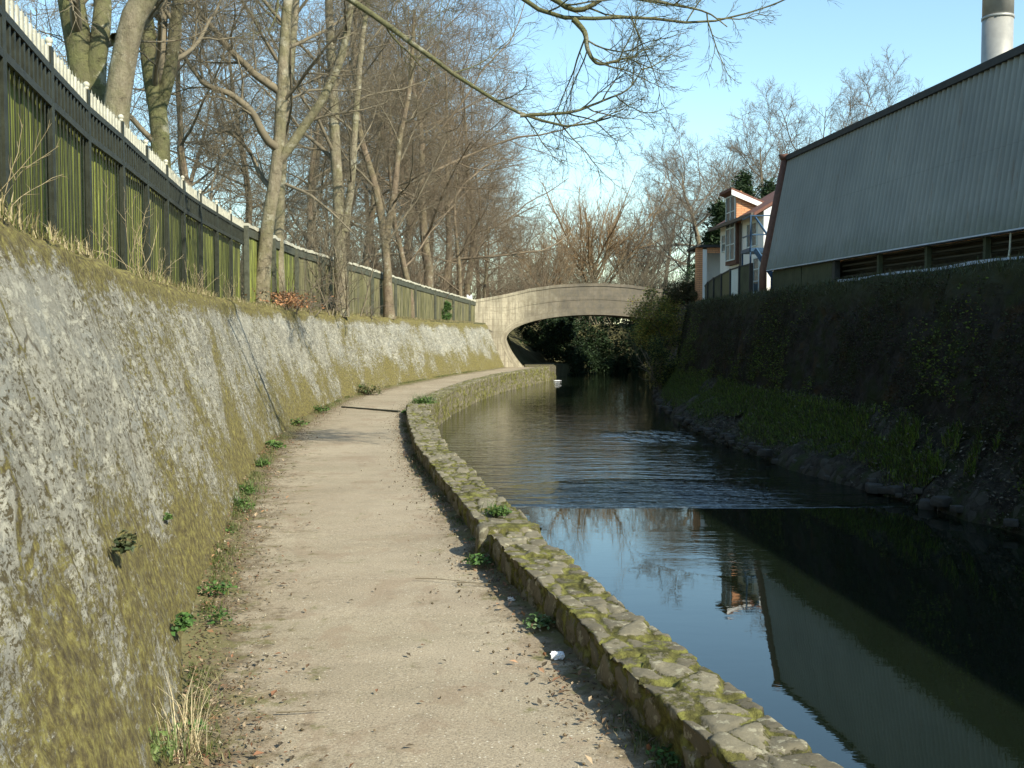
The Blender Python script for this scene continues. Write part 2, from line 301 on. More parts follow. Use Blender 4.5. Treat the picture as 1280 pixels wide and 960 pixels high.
def m_water():
    t = NT("canal_water"); co = t.co('Object'); s = t.sep(co)
    x, y = s[0], s[1]
    # rippled stretch beyond the weir line at y=16.3, calm mirror on the near side
    edge = t.math('ADD', y, t.math('ADD', t.math('MULTIPLY', t.noise(co, .8, 3, .6), .16), t.math('MULTIPLY', t.noise(co, 9, 2, .6), .03)))
    far = t.ramp(t.math('DIVIDE', t.math('SUBTRACT', edge, 13.04), 60), [(0, 0), (.0012, 1), (.10, .55), (.3, .3), (1, .15)])
    rip = t.noise(t.co('Object', (.55, 1.9, 1)), 1.5, 3, .5, .5); rip2 = t.noise(t.co('Object', (.7, 1.7, 1)), 5, 3, .55, .8); calm = t.noise(t.co('Object', (.7, 1.1, 1)), 1.0, 3, .5)
    dx = t.math('DIVIDE', t.math('SUBTRACT', x, 1.9), 2.3); dy = t.math('DIVIDE', t.math('SUBTRACT', y, 14.0), 1.5)
    rad = t.math('ADD', t.math('MULTIPLY', dx, dx), t.math('MULTIPLY', dy, dy)); churn = t.math('MULTIPLY', t.ramp(rad, [(0, 1), (.4, .6), (1, 0)]), t.ramp(t.math('SUBTRACT', edge, 13.04), [(0, 0), (.04, 1)]))
    dx2 = t.math('DIVIDE', t.math('SUBTRACT', x, 2.9), 1.3); dy2 = t.math('DIVIDE', t.math('SUBTRACT', y, 21.8), 1.7)
    ch2 = t.math('MULTIPLY', t.ramp(t.math('ADD', t.math('MULTIPLY', dx2, dx2), t.math('MULTIPLY', dy2, dy2)), [(0, .55), (.5, .25), (1, 0)]), t.ramp(t.noise(t.co('Object', (1, .5, 1)), 1.6, 3, .6), [(.42, 0), (.62, 1)]))
    churn = t.math('MAXIMUM', churn, ch2)
    dx3 = t.math('DIVIDE', t.math('SUBTRACT', x, 2.0), .8); dy3 = t.math('DIVIDE', t.math('SUBTRACT', y, 10.5), 1.2)
    ch3 = t.ramp(t.math('ADD', t.math('MULTIPLY', dx3, dx3), t.math('MULTIPLY', dy3, dy3)), [(0, .25), (1, 0)])
    amp = t.math('ADD', t.math('MULTIPLY', far, .9), t.math('ADD', t.math('MULTIPLY', churn, 3.2), t.math('MULTIPLY', ch3, .8)))
    h = t.math('ADD', t.math('MULTIPLY', amp, t.math('ADD', rip, t.math('MULTIPLY', rip2, .45))), t.math('MULTIPLY', calm, .055))
    h = t.math('ADD', h, t.math('MULTIPLY', rip2, .008))
    ln = t.ramp(t.math('ABSOLUTE', t.math('SUBTRACT', edge, 13.06)), [(0, .35), (.05, 0)]); h = t.math('ADD', h, ln)
    t.bump(h, 1.0, .035)
    foam = t.math('MULTIPLY', t.math('MINIMUM', churn, 1.0), t.ramp(t.noise(t.co('Object', (1, 2.2, 1)), 9, 4, .7), [(.58, 0), (.64, .10)]))
    lf = t.math('MULTIPLY', t.ramp(t.math('ABSOLUTE', t.math('SUBTRACT', edge, 13.09)), [(0, 1), (.06, 0)]), t.ramp(t.noise(co, 5, 4, .7), [(.5, 0), (.6, .8)])); foam = t.math('MAXIMUM', foam, t.math('MULTIPLY', lf, .6))
    c = t.mix(foam, t.mix(t.noise(co, .5, 3, .6), (.004, .007, .004), (.007, .011, .006)), (.4, .46, .5))
    t.b.inputs['IOR'].default_value = 1.58
    return t.done(c, .01, spec=.8)

def m_slope():
    t = NT('canal_margin_rubble'); co = t.co('Object'); w = t.warp(co, 3, .15)
    c = t.mix(t.ramp(t.noise(w, 6, 7, .8), [(.4, 0), (.6, 1)]), (.020, .018, .014), (.060, .052, .040)); c = t.mix(t.ramp(t.noise(w, 2.2, 6, .75), [(.48, 0), (.58, .85)]), c, (.035, .045, .014))
    v = t.vor(w, 7, 'F1'); c = t.mix(t.ramp(t.sep(t.vor(w, 7, 'F1', 'Color'))[0], [(.75, 0), (.8, .5)]), c, (.10, .092, .075)); t.bump(t.math('SUBTRACT', t.noise(w, 18, 6, .8), v), 1.0, .05); return t.done(c, .93, spec=.15)
M = dict(
    wall=m_wall(), coping=m_coping(), coping2=m_coping('flush_coping', .02), path=m_path(), dark=m_darkwall(), bridge=m_bridge(), water=m_water(),
    bark=m_bark('pale_bark', (.15, .125, .085), (.27, .235, .165), .45), darkbark=m_bark('dark_mossy_bark', (.06, .055, .03), (.15, .135, .08), .8), bark2=m_bark('brown_bark', (.12, .09, .06), (.22, .17, .12), .3),
    twig=m_plain('twig_bark', (.16, .135, .092), .85, .3, 2), twig_red=m_plain('red_twig_bark', (.18, .14, .095), .85, .3, 1), twig_orange=m_plain('orange_twig_bark', (.26, .18, .10), .8, .3, 1),
    twig_pale=m_plain('pale_twig_bark', (.15, .125, .095), .85, .3, 2), branch=m_bark('mossy_branch_bark', (.11, .10, .055), (.20, .19, .10), .6, 2),
    leaf=m_leaf('foliage_leaf'), litter=m_leaf('litter_leaf', .8, .05), straw=m_leaf('straw_blade', .7, .1),
    soil=m_plain('soil', (.10, .08, .05), .95, .4, 3, .6), grassg=m_plain('rough_ground', (.10, .095, .045), .95, .45, 1.5, .5),
    boards=m_boards('mossy_fence_boards', (.13, .15, .03), (.32, .35, .08)), boards2=m_boards('weathered_fence_boards', (.15, .14, .065), (.24, .22, .12), .6),
    black=m_plain('black_iron', (.034, .038, .028), .5, .4, 12, .2), white=m_plain('pale_cream', (.50, .48, .38), .6, .3, 14, .3), greyband=m_plain('dark_grey_timber', (.075, .08, .058), .7, .4, 10, .3),  # white: even pale cream on picket tips, finials, capping and pipe
    steel=m_plain('galvanised_steel', (.36, .35, .32), .45, .15, 4, 0, .35), roofedge=m_plain('dark_roof_edge', (.035, .037, .036), .7, .3, 5),
    rust=m_plain('rust_brown_pipe', (.12, .06, .042), .7, .35, 8, .3), louvre=m_plain('dark_louvre', (.035, .03, .015), .7, .5, 3), dkboard=m_plain('dark_green_board', (.06, .068, .038), .8, .4, 3, .3),
    flash=m_plain('lead_flashing', (.42, .47, .55), .5, .25, 3), render=m_plain('white_render', (.72, .72, .70), .85, .06, 1.5), glass=m_plain('window_glass', (.10, .13, .15), .08, .2, 1, 0, 0, .6),
    tile=m_plain('red_roof_tile', (.16, .075, .055), .85, .3, 12, .4), frame=m_plain('pale_window_frame', (.55, .62, .62), .5, .1, 3), blue=m_plain('blue_painted_steel', (.03, .075, .14), .45, .2, 8),
    fascia=m_plain('brown_gutter', (.10, .08, .065), .6, .2, 5), litterw=m_plain('white_plastic', (.8, .82, .85), .4, .05, 10), slope=m_slope(),
)
def m_clad():
    t = NT("corrugated_cladding"); co = t.co('Object'); z = t.sep(co)[2]
    c = t.mix(t.ramp(t.noise(co, .6, 5, .6), [(.35, 0), (.65, 1)]), (.21, .225, .218), (.27, .285, .27))
    k = t.math('ADD', t.math('MULTIPLY', t.math('SUBTRACT', 1.75, z), .45), t.math('MULTIPLY', t.noise(co, 2.2, 6, .75), .6))
    c = t.mix(t.ramp(k, [(.45, 0), (.8, .75)]), c, (.14, .15, .11)); st = t.noise(t.co('Object', (3, 3, .2)), 1.6, 4, .7); c = t.mix(t.ramp(st, [(.5, 0), (.7, .45)]), c, (.22, .23, .21))
    lap = t.ramp(t.math('ABSOLUTE', t.math('SUBTRACT', z, 2.35)), [(0, .25), (.018, 0)]); c = t.mix(lap, c, (.10, .10, .095))
    ys_ = t.math('FRACT', t.math('DIVIDE', t.sep(co)[1], 1.02)); c = t.mix(t.ramp(ys_, [(0, .4), (.02, 0)]), c, (.13, .13, .12))
    sh_ = t.n.new("ShaderNodeTexWhiteNoise"); sh_.noise_dimensions = '1D'; t.l.new(t.math('FLOOR', t.math('DIVIDE', t.sep(co)[1], 1.02)), sh_.inputs['W']); c = t.mix(t.math('MULTIPLY', sh_.outputs[0], .28), c, (.22, .225, .22))
    rs_ = t.ramp(t.noise(t.co('Object', (5, 5, .35)), 1.3, 6, .75), [(.60, 0), (.68, .5)]); c = t.mix(rs_, c, (.17, .12, .085))
    return t.done(c, .8)
M['clad'] = m_clad()
def m_brick():
    t = NT("orange_brick"); co = t.co('Object', rot=(R(90), 0, 0)); br = t.n.new("ShaderNodeTexBrick"); t.l.new(co, br.inputs['Vector'])
    br.inputs['Scale'].default_value = 1; br.inputs['Brick Width'].default_value = .26; br.inputs['Row Height'].default_value = .085; br.inputs['Mortar Size'].default_value = .008
    br.inputs['Color1'].default_value = (.62, .31, .16, 1); br.inputs['Color2'].default_value = (.55, .26, .13, 1); br.inputs['Mortar'].default_value = (.25, .13, .08, 1)
    return t.done(br.outputs[0], .85)
M['brick'] = m_brick()

# ------------------------------------------------------------------ plan curves (metres; y = distance up the canal)
ZW = -0.6
LBP = [(-6, 1.2), (0, -.2), (3.8, -1.24), (5, -1.58), (7.5, -2.15), (10, -2.65), (14.3, -3.36), (19, -3.83), (24.5, -4.0), (30, -3.6), (38, -2.3), (49.5, .15)]
RBP = [(-6, 3.2), (0, 1.46), (3.36, .68), (3.7, .60), (4.2, .49), (5.4, .23), (6.64, -.05), (8.1, -.32), (10, -.66), (13, -1.2), (17.3, -1.75), (20.5, -2.08), (24, -2.15), (27.7, -2.0), (33, -1.5), (38, -.75), (43, .35), (47, 1.3), (50, 1.75)]
LB = lambda y: curve(LBP, np.atleast_1d(np.asarray(y, float)), 3.0)
RB = lambda y: curve(RBP, np.atleast_1d(np.asarray(y, float)), 1.6)
WRP = [(-6, 7.4), (4.8, 6.64), (11.2, 5.52), (16.3, 4.52), (20.8, 4.04), (24.6, 3.98), (30.4, 4.32), (36.8, 5.12), (46, 6.5), (52, 7.6)]
WR = lambda y: curve(WRP, np.atleast_1d(np.asarray(y, float)), 3.0)
RTP = [(-6, 7.7), (4.8, 6.84), (12.6, 6.26), (22.9, 5.63), (31, 5.52), (36.8, 6.32), (46, 8.0), (52, 9.5)]
RT = lambda y: curve(RTP, np.atleast_1d(np.asarray(y, float)), 3.0)

# ---- ground: one sheet to the horizon with the canal trench cut in it
def build_ground():
    ys = np.concatenate([[-400, -150, -60, -20], np.arange(-6, 50, 1.0), np.arange(50, 76, .5), [80, 90, 110, 140, 200, 350, 800]])
    yc = np.clip(ys, -6, 49.5)
    lb = LB(yc); rb = RB(yc); rt = RT(np.clip(ys, -6, 47))
    far = ys > 49.5
    lb = np.where(far, np.interp(ys, [49.5, 53, 56, 59, 62, 65, 68, 72], [.15, 1.2, 2.4, 4, 8, 20, 80, 380]), lb)
    rb = np.where(far, np.interp(ys, [49.5, 53, 56, 59, 62, 65, 68, 72], [1.75, 2.7, 4.0, 6, 11, 30, 120, 390]), rb)
    rt = np.where(ys > 47, np.interp(ys, [47, 50, 53, 56, 59, 62], [8.0, 8.8, 11, 22, 80, 395]), rt)
    rt = np.maximum(rt, rb+.5)
    zp = np.where(far, .0, -.08); V = []
    for i, y in enumerate(ys):
        off = .70 if y < 50 else min(6, .7+(y-50)*.6); zl = 2.0
        cs = [(-800, 2.5), (-200, 2.5), (-80, 2.4), (-40, 2.3), (-20, 2.2), (-12, 2.15)]
        xs0 = lb[i]-off
        cs = [(min(x, xs0-2+.01*k), z) for k, (x, z) in enumerate(cs)]
        mid = (xs0+lb[i])/2
        cs += [(xs0-1.2, 2.1), (xs0, zl), (xs0+.01 if y < 50 else mid, zp[i] if y < 50 else 1.1), (lb[i], zp[i]), (rb[i]+.12, zp[i]), (rb[i]+.14, -2.4)]
        cs += [((rb[i]+rt[i])/2, -2.4), (rt[i]+.28, -2.4), (rt[i]+.3, 2.36), (rt[i]+3, 2.45), (rt[i]+12, 2.6), (max(60, rt[i]+20), 3), (max(200, rt[i]+40), 3), (max(800, rt[i]+60), 3)]
        V += [(x, y, z) for x, z in cs]
    nv = len(V)//len(ys)
    me = np_mesh('ground', V, grid_faces(len(ys), nv)[:, ::-1], smooth=False)
    return tag(link('ground', me, M['grassg']), kind='structure')
build_ground()

# ---- water
me = np_mesh('water', [(-30, -40, ZW), (420, -40, ZW), (420, 90, ZW), (-30, 90, ZW)], [(0, 1, 2, 3)], False)
tag(link('water', me, M['water']), kind='structure')

# ---- path
ys = np.concatenate([np.arange(-5, 12, .04), np.arange(12, 49.6, .15)])
a = LB(ys)-.1; b = RB(ys)+.05; nx = 46; tt = np.linspace(0, 1, nx)
X = a[:, None]+(b-a)[:, None]*tt; Y = np.repeat(ys[:, None], nx, 1)
Z = .012*fbm(X*1.2, Y*1.2, seed=3)+.006*fbm(X*7, Y*7, seed=5)+.05*np.clip(1-tt/.13, 0, 1)**1.5*(1+.6*fbm(X*3, Y*3, seed=8))+.02*np.clip((tt-.9)/.1, 0, 1)
me = np_mesh('towpath', np.stack([X, Y, Z], -1).reshape(-1, 3), grid_faces(len(ys), nx)[:, ::-1], uv=np.stack([Y, np.repeat(tt[None], len(ys), 0)], -1).reshape(-1, 2))
tag(link('path', me, M['path']), kind='structure')
# path beyond/below the bridge
mb = MB()
yy = np.arange(49.3, 56, .5)
for k in range(len(yy)-1):
    l0, l1 = [float(np.interp(q, [49, 56], [.1, 2.2])) for q in yy[k:k+2]]; r0, r1 = [float(np.interp(q, [49, 53, 56], [1.7, 2.6, 3.9])) for q in yy[k:k+2]]
    mb.add([(l0-.3, yy[k], .006), (r0, yy[k], .006), (r1, yy[k+1], .006), (l1-.3, yy[k+1], .006)], [(0, 1, 2, 3)])
tag(mb.build('path_under_bridge', M['path']), kind='structure')

# ---- left battered wall
def wall_mesh():
    ys = np.concatenate([np.arange(-4, 13, .03), np.arange(13, 25, .06), np.arange(25, 48.6, .12)])
    b = LB(ys); dx = np.gradient(b, ys); L = np.concatenate([[0], np.cumsum(np.hypot(np.diff(ys), np.diff(b)))])
    nl = np.sqrt(1+dx*dx); nxv = 1/nl; nyv = -dx/nl     # horizontal normal towards the canal
    prof = [(.02, -.06)]+[(-.65*s, 2.04*s) for s in np.linspace(0, .97, 62)]+[(-.655, 2.02), (-.70, 2.06), (-.80, 2.08), (-.95, 2.09), (-1.15, 2.1), (-1.5, 2.05)]
    prof = np.array(prof); arc = np.concatenate([[0], np.cumsum(np.hypot(*np.diff(prof, axis=0).T))])
    U = L[:, None]+0*arc; Vv = 0*L[:, None]+arc
    wob = .05*fbm(U*.5, Vv*.5, seed=1)
    wx = U+.16*fbm(U*2, Vv*2, seed=2); wy = Vv+.16*fbm(U*2+9, Vv*2, seed=4)
    d1, d2, idv, cx, cy = voro(wx*3.0, wy*3.8, seed=11); e = np.clip((d2-d1)/.28, 0, 1)
    disp = wob+.007*(e**.5-1)+.010*(idv-.5)+.008*fbm(U*9, Vv*7, seed=9)+.010*fbm(U*3.5, Vv*1.6, seed=19)
    disp[:, 0] = 0
    capm = np.clip((arc-2.1)/.1, 0, 1)[None]
    top = capm*(.05*fbm(U*2.2, Vv*2.2, seed=21)+.035*fbm(U*8, Vv*6, seed=22))
    X = b[:, None]+(prof[:, 0][None])*nxv[:, None]+disp*(1-capm)*nxv[:, None]
    Y = ys[:, None]+(prof[:, 0][None])*nyv[:, None]+disp*(1-capm)*nyv[:, None]
    Z = prof[:, 1][None]+disp*.3*(1-capm)+top
    # wall dips a little towards the bridge
    Z = Z-np.clip((ys[:, None]-30)/18, 0, 1)*.12*np.clip(prof[:, 1][None]/2, 0, 1)
    return np_mesh('wall', np.stack([X, Y, Z], -1).reshape(-1, 3), grid_faces(len(ys), len(prof))[:, ::-1], uv=np.stack([U, Vv], -1).reshape(-1, 2))
wl_ = link('retaining_wall', wall_mesh(), M['wall'])
tag(wl_, 'tall sloping grey rubble retaining wall with moss and lichen beside the towpath', 'wall')

# ---- canal-edge wall (raised mossy kerb of rubble), near section and farther section, then the flush quay wall
def kerb_section(y0, y1, step, hgt, wid, seed, mat, name, label, group=None, inner=0, jag=.05, flush=False):
    ys = np.arange(y0, y1, step); b = RB(ys)+inner; dx = np.gradient(b, ys); nl = np.sqrt(1+dx*dx); nxv = 1/nl; nyv = -dx/nl
    L = np.concatenate([[0], np.cumsum(np.hypot(np.diff(ys), np.diff(b)))])
    wv = wid if not callable(wid) else wid(ys)
    hi = max(4, int(hgt/.02)); tp = 26; dn = 40
    pr = [(0, -.1)]+[(0, hgt*s) for s in np.linspace(0, .93, hi)]+[(s, None) for s in np.linspace(.0, 1, tp)]+[(1.0, -s) for s in np.linspace(.03, 1, dn)]
    n = len(pr); P = np.zeros((len(ys), n)); Q = np.zeros((len(ys), n)); face = np.zeros(n, int)
    for k, (s, z) in enumerate(pr):
        if k <= hi: P[:, k] = 0; Q[:, k] = z; face[k] = 0
        elif z is None: P[:, k] = s*wv; Q[:, k] = hgt; face[k] = 1
        else: P[:, k] = wv+.0; Q[:, k] = hgt+z*(hgt+1.45); face[k] = 2
    U = np.repeat(L[:, None], n, 1)
    # stone pattern: on top along (U,P); faces along (U,z)
    A = np.where(face[None] == 1, P, np.where(face[None] == 0, Q-hgt, P+(hgt-Q)))
    wx = U+.05*fbm(U*4, A*4, seed=seed); wy = A+.05*fbm(U*4+5, A*4+5, seed=seed+1)
    sx, sy = (5.0, 7.0)
    d1, d2, idv, cx, cy = voro(wx*sx, wy*sy+.3, seed=seed+2, j=.75); e = np.clip((d2-d1)/.22, 0, 1)
    d = .018*(e**.6-1)+.022*(idv-.5)+.010*fbm(U*14, A*14, seed=seed+3)
    tilt = (wx*sx-cx)*(idv-.5)*.035
    d1b, d2b, idb, _, _ = voro(wx*3.2, np.zeros_like(wx)+.5, seed=seed+9)
    edge_o = np.clip(P/wv if np.ndim(wv) == 0 else P/wv[:, None], 0, 1)
    out = np.where(face[None] == 2, d*1.2+jag*(idb-.5)*1.3, np.where(face[None] == 0, -d-jag*.55*(idb-.5)*np.clip(1+(Q-hgt)/.1, 0, 1), jag*(idb-.5)*(1.3*edge_o**3-.55*(1-edge_o)**3)))
    up = np.where(face[None] == 1, d+tilt+.03*fbm(U*.8, P*.8, seed=seed+4), np.where(face[None] == 2, .4*d*np.clip(1-(hgt-Q)/.15, 0, 1), np.where(Q > hgt*.7, .5*d, 0)))
    # round the arrises
    Xn = P+out; X = b[:, None]+Xn*nxv[:, None]; Y = ys[:, None]+Xn*nyv[:, None]; Z = Q+up
    col = np.stack([idv, np.clip(1-e, 0, 1), e], -1).reshape(-1, 3)
    V = np.stack([X, Y, Z], -1).reshape(-1, 3); F = grid_faces(len(ys), n)[:, ::-1]
    me = np_mesh(name, V, F, col=col); 
    o = link(name, me, mat)
    # end caps
    for row, nm in ((0, 'a'), (len(ys)-1, 'b')):
        pass
    return tag(o, label, 'wall', group)
kerb_section(-2.5, 7.25, .016, .21, .33, 31, M['coping'], 'kerb_wall', 'near low rubble kerb wall with mossy uneven coping stones along the canal edge', 'low kerb wall along the canal')
kerb_section(7.4, 20.8, .028, .18, lambda y: np.interp(y, [7, 10, 14, 18, 21], [.40, .36, .36, .42, .38]), 57, M['coping'], 'kerb_wall', 'farther low mossy kerb wall curving from the jutting block to the bend', 'low kerb wall along the canal', inner=-.0)
def end_block(y, w, h, seed, name, label):
    rng = random.Random(seed); b = float(RB(y)[0]); mb = MB()
    n = 9; V = []; F = []
    pts = []
    for i in range(n):
        for j in range(n):
            for k in range(n):
                if i in (0, n-1) or j in (0, n-1) or k in (0, n-1): pts.append((i, j, k))
    idx = {p: q for q, p in enumerate(pts)}
    A = np.array(pts, float)/(n-1)-.5; rr = np.linalg.norm(A, axis=1, keepdims=True); A = A*(1-.18*(rr/.866)**4)
    nn = np.stack([fbm(A[:, 0]*3, A[:, 1]*3, A[:, 2]*3, seed=seed+q) for q in range(3)], -1); A += .06*nn
    Fs = []
    for ax in range(3):
        for sd in (0, n-1):
            for p in range(n-1):
                for q in range(n-1):
                    c = []
                    for (u, v) in ((p, q), (p+1, q), (p+1, q+1), (p, q+1)):
                        t = [0, 0, 0]; t[ax] = sd; t[(ax+1) % 3] = u; t[(ax+2) % 3] = v; c.append(idx[tuple(t)])
                    Fs.append(c if sd else c[::-1])
    return A, np.array(Fs)
A, Fb = end_block(0, 0, 0, 77, '', '')
Vb = A*np.array([.47, .26, .42])+np.array([float(RB(7.35)[0])+.15, 7.36, .03])
me = np_mesh('b', Vb, Fb, col=np.tile([.55, .2, .8], (len(Vb), 1)))
tag(link('kerb_block', me, M['coping']), 'squared stone block jutting toward the path where the low kerb wall steps', 'stone block')
# flush quay wall farther on
kerb_section(20.6, 47.2, .06, .05, .42, 91, M['coping2'], 'quay_wall', 'flush stone quay wall holding the towpath above the water toward the bridge', 'low kerb wall along the canal', jag=.015)
# projecting quay under the bridge with stop-plank groove
mb = MB(); x0 = float(RB(47.1)[0])
tq = thing('bridge_quay', 'short projecting stone quay with a dark plank groove at the bridge foot', 'quay', (1.9, 48, 0))
mb.box(.6, 2.0, 47.35, 50.3, -2.3, .045); o = mb.build('quay_block', M['coping2'], tq, loc=(1.9, 48, 0))
mb = MB(); mb.box(1.25, 1.98, 47.18, 47.345, -2.3, .07); o = mb.build('groove_pier', M['coping2'], tq, loc=(1.9, 48, 0))
mb = MB(); mb.box(1.06, 1.22, 47.16, 47.22, -2.2, .02); mb.build('groove', M['black'], tq, loc=(1.9, 48, 0))
mb = MB(); mb.box(.62, 2.1, 50.32, 52.0, .0, .06); mb.build('edge_stone', M['coping2'], tq, loc=(1.9, 48, 0))

# thin dark strip laid across the path
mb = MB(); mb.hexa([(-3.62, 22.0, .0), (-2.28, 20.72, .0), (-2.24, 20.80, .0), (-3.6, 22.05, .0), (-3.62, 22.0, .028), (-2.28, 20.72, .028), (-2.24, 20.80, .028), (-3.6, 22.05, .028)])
tag(mb.build('path_strip', M['black']), 'thin dark drainage strip crossing the towpath at the bend', 'drain')  # just a thin dark strip laid across the path

# ---- right bank and wall
ys = np.concatenate([np.arange(-5, 30, .12), np.arange(30, 52, .2)]); n = 44
wr = WR(ys)-.12; rt = RT(ys)-.5; tt = np.linspace(0, 1, n); X = wr[:, None]+(rt-wr+.1)[:, None]*tt; Y = np.repeat(ys[:, None], n, 1)
Z = np.interp(tt, [0, .10, .22, .45, .75, 1], [-1.2, -.62, -.40, -.22, .05, .45])[None]+.10*fbm(X*1.3, Y*1.3, seed=61)+.08*fbm(X*4, Y*4, seed=62)+.04*fbm(X*11, Y*11, seed=64)
X = X+.18*fbm(X*.9, Y*.9, seed=63)
me = np_mesh('bank', np.stack([X, Y, Z], -1).reshape(-1, 3), grid_faces(len(ys), n)[:, ::-1])
tag(link('canal_bank', me, M['slope']), kind='structure')
ys = np.concatenate([np.arange(-5, 30, .09), np.arange(30, 50.2, .15)]); rt = RT(ys); L = np.concatenate([[0], np.cumsum(np.hypot(np.diff(ys), np.diff(rt)))])
prof = np.array([(-.55+.48*s, -.2+2.66*s) for s in np.linspace(0, .96, 40)]+[(-.03, 2.43), (.03, 2.49), (.15, 2.51), (.4, 2.52), (.8, 2.48), (1.4, 2.44)])
arc = np.concatenate([[0], np.cumsum(np.hypot(*np.diff(prof, axis=0).T))]); U = L[:, None]+0*arc; Vv = 0*L[:, None]+arc
d1, d2, idv, _, _ = voro(U*2.6, Vv*3.2, seed=70); d = .07*fbm(U*.9, Vv*.9, seed=71)+.05*fbm(U*5, Vv*5, seed=72)-.012*(1-np.clip((d2-d1)/.25, 0, 1))+.05*fbm(U*11, Vv*11, seed=75)
X = rt[:, None]+prof[:, 0][None]-d; Z = prof[:, 1][None]+.4*d+.02*fbm(U*2, Vv*2, seed=74); Y = ys[:, None]+0*X
me = np_mesh('rw', np.stack([X, Y, Z], -1).reshape(-1, 3), grid_faces(len(ys), len(prof))[:, ::-1], uv=np.stack([U, Vv], -1).reshape(-1, 2))
tag(link('dark_wall', me, M['dark']), 'dark damp stone wall in shade along the far side of the canal', 'wall')

# ------------------------------------------------------------------ bridge
def bridge():
    t = thing('bridge', 'pale stone humpback bridge with a single low arch over the canal', 'bridge', (3.7, 47.5, 0))
    off = np.array([3.7, 47.5, 0]); cxb = 3.75; aa = 4.0
    # arch outline from left foot over the crown to the right foot
    ins = []
    for z in np.linspace(-2.0, 1.2, 20):
        q = (1.25-z); ins.append((cxb-aa+.33*q+.28*q*q*.8 if q < 1.3 else cxb-aa+.33*1.3+.28*1.69*.8+.1*(q-1.3), z))
    th = np.linspace(math.pi, 0, 61); top = [(cxb+aa*math.cos(q), 1.25+1.14*math.sin(q)**.92) for q in th]
    ins += top+[(2*cxb-x, z) for x, z in ins[::-1]]; P = np.array(ins); n = len(P)
    par = lambda x: np.interp(x, [-2.2, -1.5, -.3, .8, 2, 3.2, 4.2, 5.4, 6.8, 8.2, 10.5], [2.86, 2.93, 3.18, 3.45, 3.62, 3.69, 3.70, 3.62, 3.42, 3.1, 2.6])
    # outer outline points paired with the inner ones
    cum = np.concatenate([[0], np.cumsum(np.hypot(*np.diff(P, axis=0).T))]); cum /= cum[-1]
    QL = [(-1.75, -2.0), (-1.75, 2.92)]; xs = np.linspace(-1.75, 10.2, 40); Q = [(-1.75, z) for z in np.linspace(-2, par(-1.75), 16)][:-1]+[(x, par(x)) for x in xs]+[(10.2, z) for z in np.linspace(par(10.2), -2, 16)][1:]
    Q = np.array(Q); Qp = []
    for (x, z), c in zip(P, cum):
        if z < 1.19 and x < cxb: f = (z+2)/3.2; Qp.append((-1.75, -2+f*(par(-1.75)+1.2)))
        elif z < 1.19: f = (z+2)/3.2; Qp.append((10.2, -2+f*(par(10.2)+1.2)))
        else:
            g = (x-(cxb-aa))/(2*aa); g = np.clip(g, 0, 1)
            if g < .02: Qp.append((-1.75, par(-1.75)-.8+g*30)) if g*30 < .8 else Qp.append((-1.75, par(-1.75)))
            else: xx = -1.75+(g-.02)/.96*11.95; xx = min(xx, 10.2); Qp.append((xx, par(xx)))
    Q = np.array(Qp); m = 14
    def planf(x, z, front=True):   # wing walls sweep towards the viewer, face battered
        x = np.asarray(x, float); y = 47.5-.30*np.clip(.9-x, 0, 9)**1.7-.10*np.clip(x-7.5, 0, 9)**1.7
        return y+.055*np.clip(z, -2, 4) if front else 51.6+.30*np.clip(.9-x, 0, 9)**1.7-.05*np.clip(z, -2, 4)
    for front, nm in ((True, 'face_wall'), (False, 'rear_face_wall')):
        V = []; UV = []
        for k in range(n):
            for j in range(m):
                s = j/(m-1); x, z = P[k]*(1-s)+Q[k]*s; V.append((x, float(planf(x, z, front)), z)); UV.append((x, z))
        me = np_mesh(nm, np.array(V)-off, grid_faces(n, m) if not front else grid_faces(n, m)[:, ::-1], uv=UV); link(nm, me, M['bridge'], t)
    # barrel
    V = []; UV = []; mm = 10
    for k in range(n):
        y0 = float(planf(P[k][0], P[k][1])); y1 = float(planf(P[k][0], P[k][1], False))
        for j in range(mm): s = j/(mm-1); V.append((P[k][0], y0+(y1-y0)*s, P[k][1])); UV.append((s*4, cum[k]*14))
    me = np_mesh('barrel', np.array(V)-off, grid_faces(n, mm), uv=UV); link('barrel', me, M['bridge'], t)
    # arch ring standing a little proud of the face, string course, and parapet coping
    k0 = 12; PP = P[k0:n-k0]; nn = np.gradient(PP, axis=0); N = np.stack([-nn[:, 1], nn[:, 0]], -1); N /= np.linalg.norm(N, axis=1, keepdims=True)
    V = []; UV = []
    for (p, q) in zip(PP, N):
        for (w, dd) in ((0, .0), (0, -.015), (.27, -.015), (.27, .01)):
            x, z = p+q*w; V.append((x, float(planf(x, z))+dd, z)); UV.append((z*.1+w, x))
    me = np_mesh('arch_ring', np.array(V)-off, grid_faces(len(PP), 4), smooth=False, uv=UV); link('arch_ring', me, M['bridge'], t)
    for (dz, h, pr, nm) in ((0, .13, .035, 'parapet_coping'), (-.62, .09, .018, 'string_course')):
        V = []; xs = np.linspace(-1.9 if dz == 0 else -.4, 10.2, 60)
        for x in xs:
            z = float(par(x))+dz; y = float(planf(x, z)); bk = .42 if dz == 0 else .04
            V += [(x, y-pr, z), (x, y-pr, z+h), (x, y+bk, z+h), (x, y+bk, z)]
        me = np_mesh(nm, np.array(V)-off, grid_faces(len(xs), 4, True), smooth=False, uv=[(v[0], v[2]) for v in V]); link(nm, me, M['bridge'], t)
    V = []; xs = np.linspace(-1.9, 10.2, 60)
    for x in xs:
        z = float(par(x)); y = float(planf(x, z, False)); V += [(x, y-.42, z-.9), (x, y-.42, z+.13), (x, y+.05, z+.13), (x, y+.0, z-.9)]
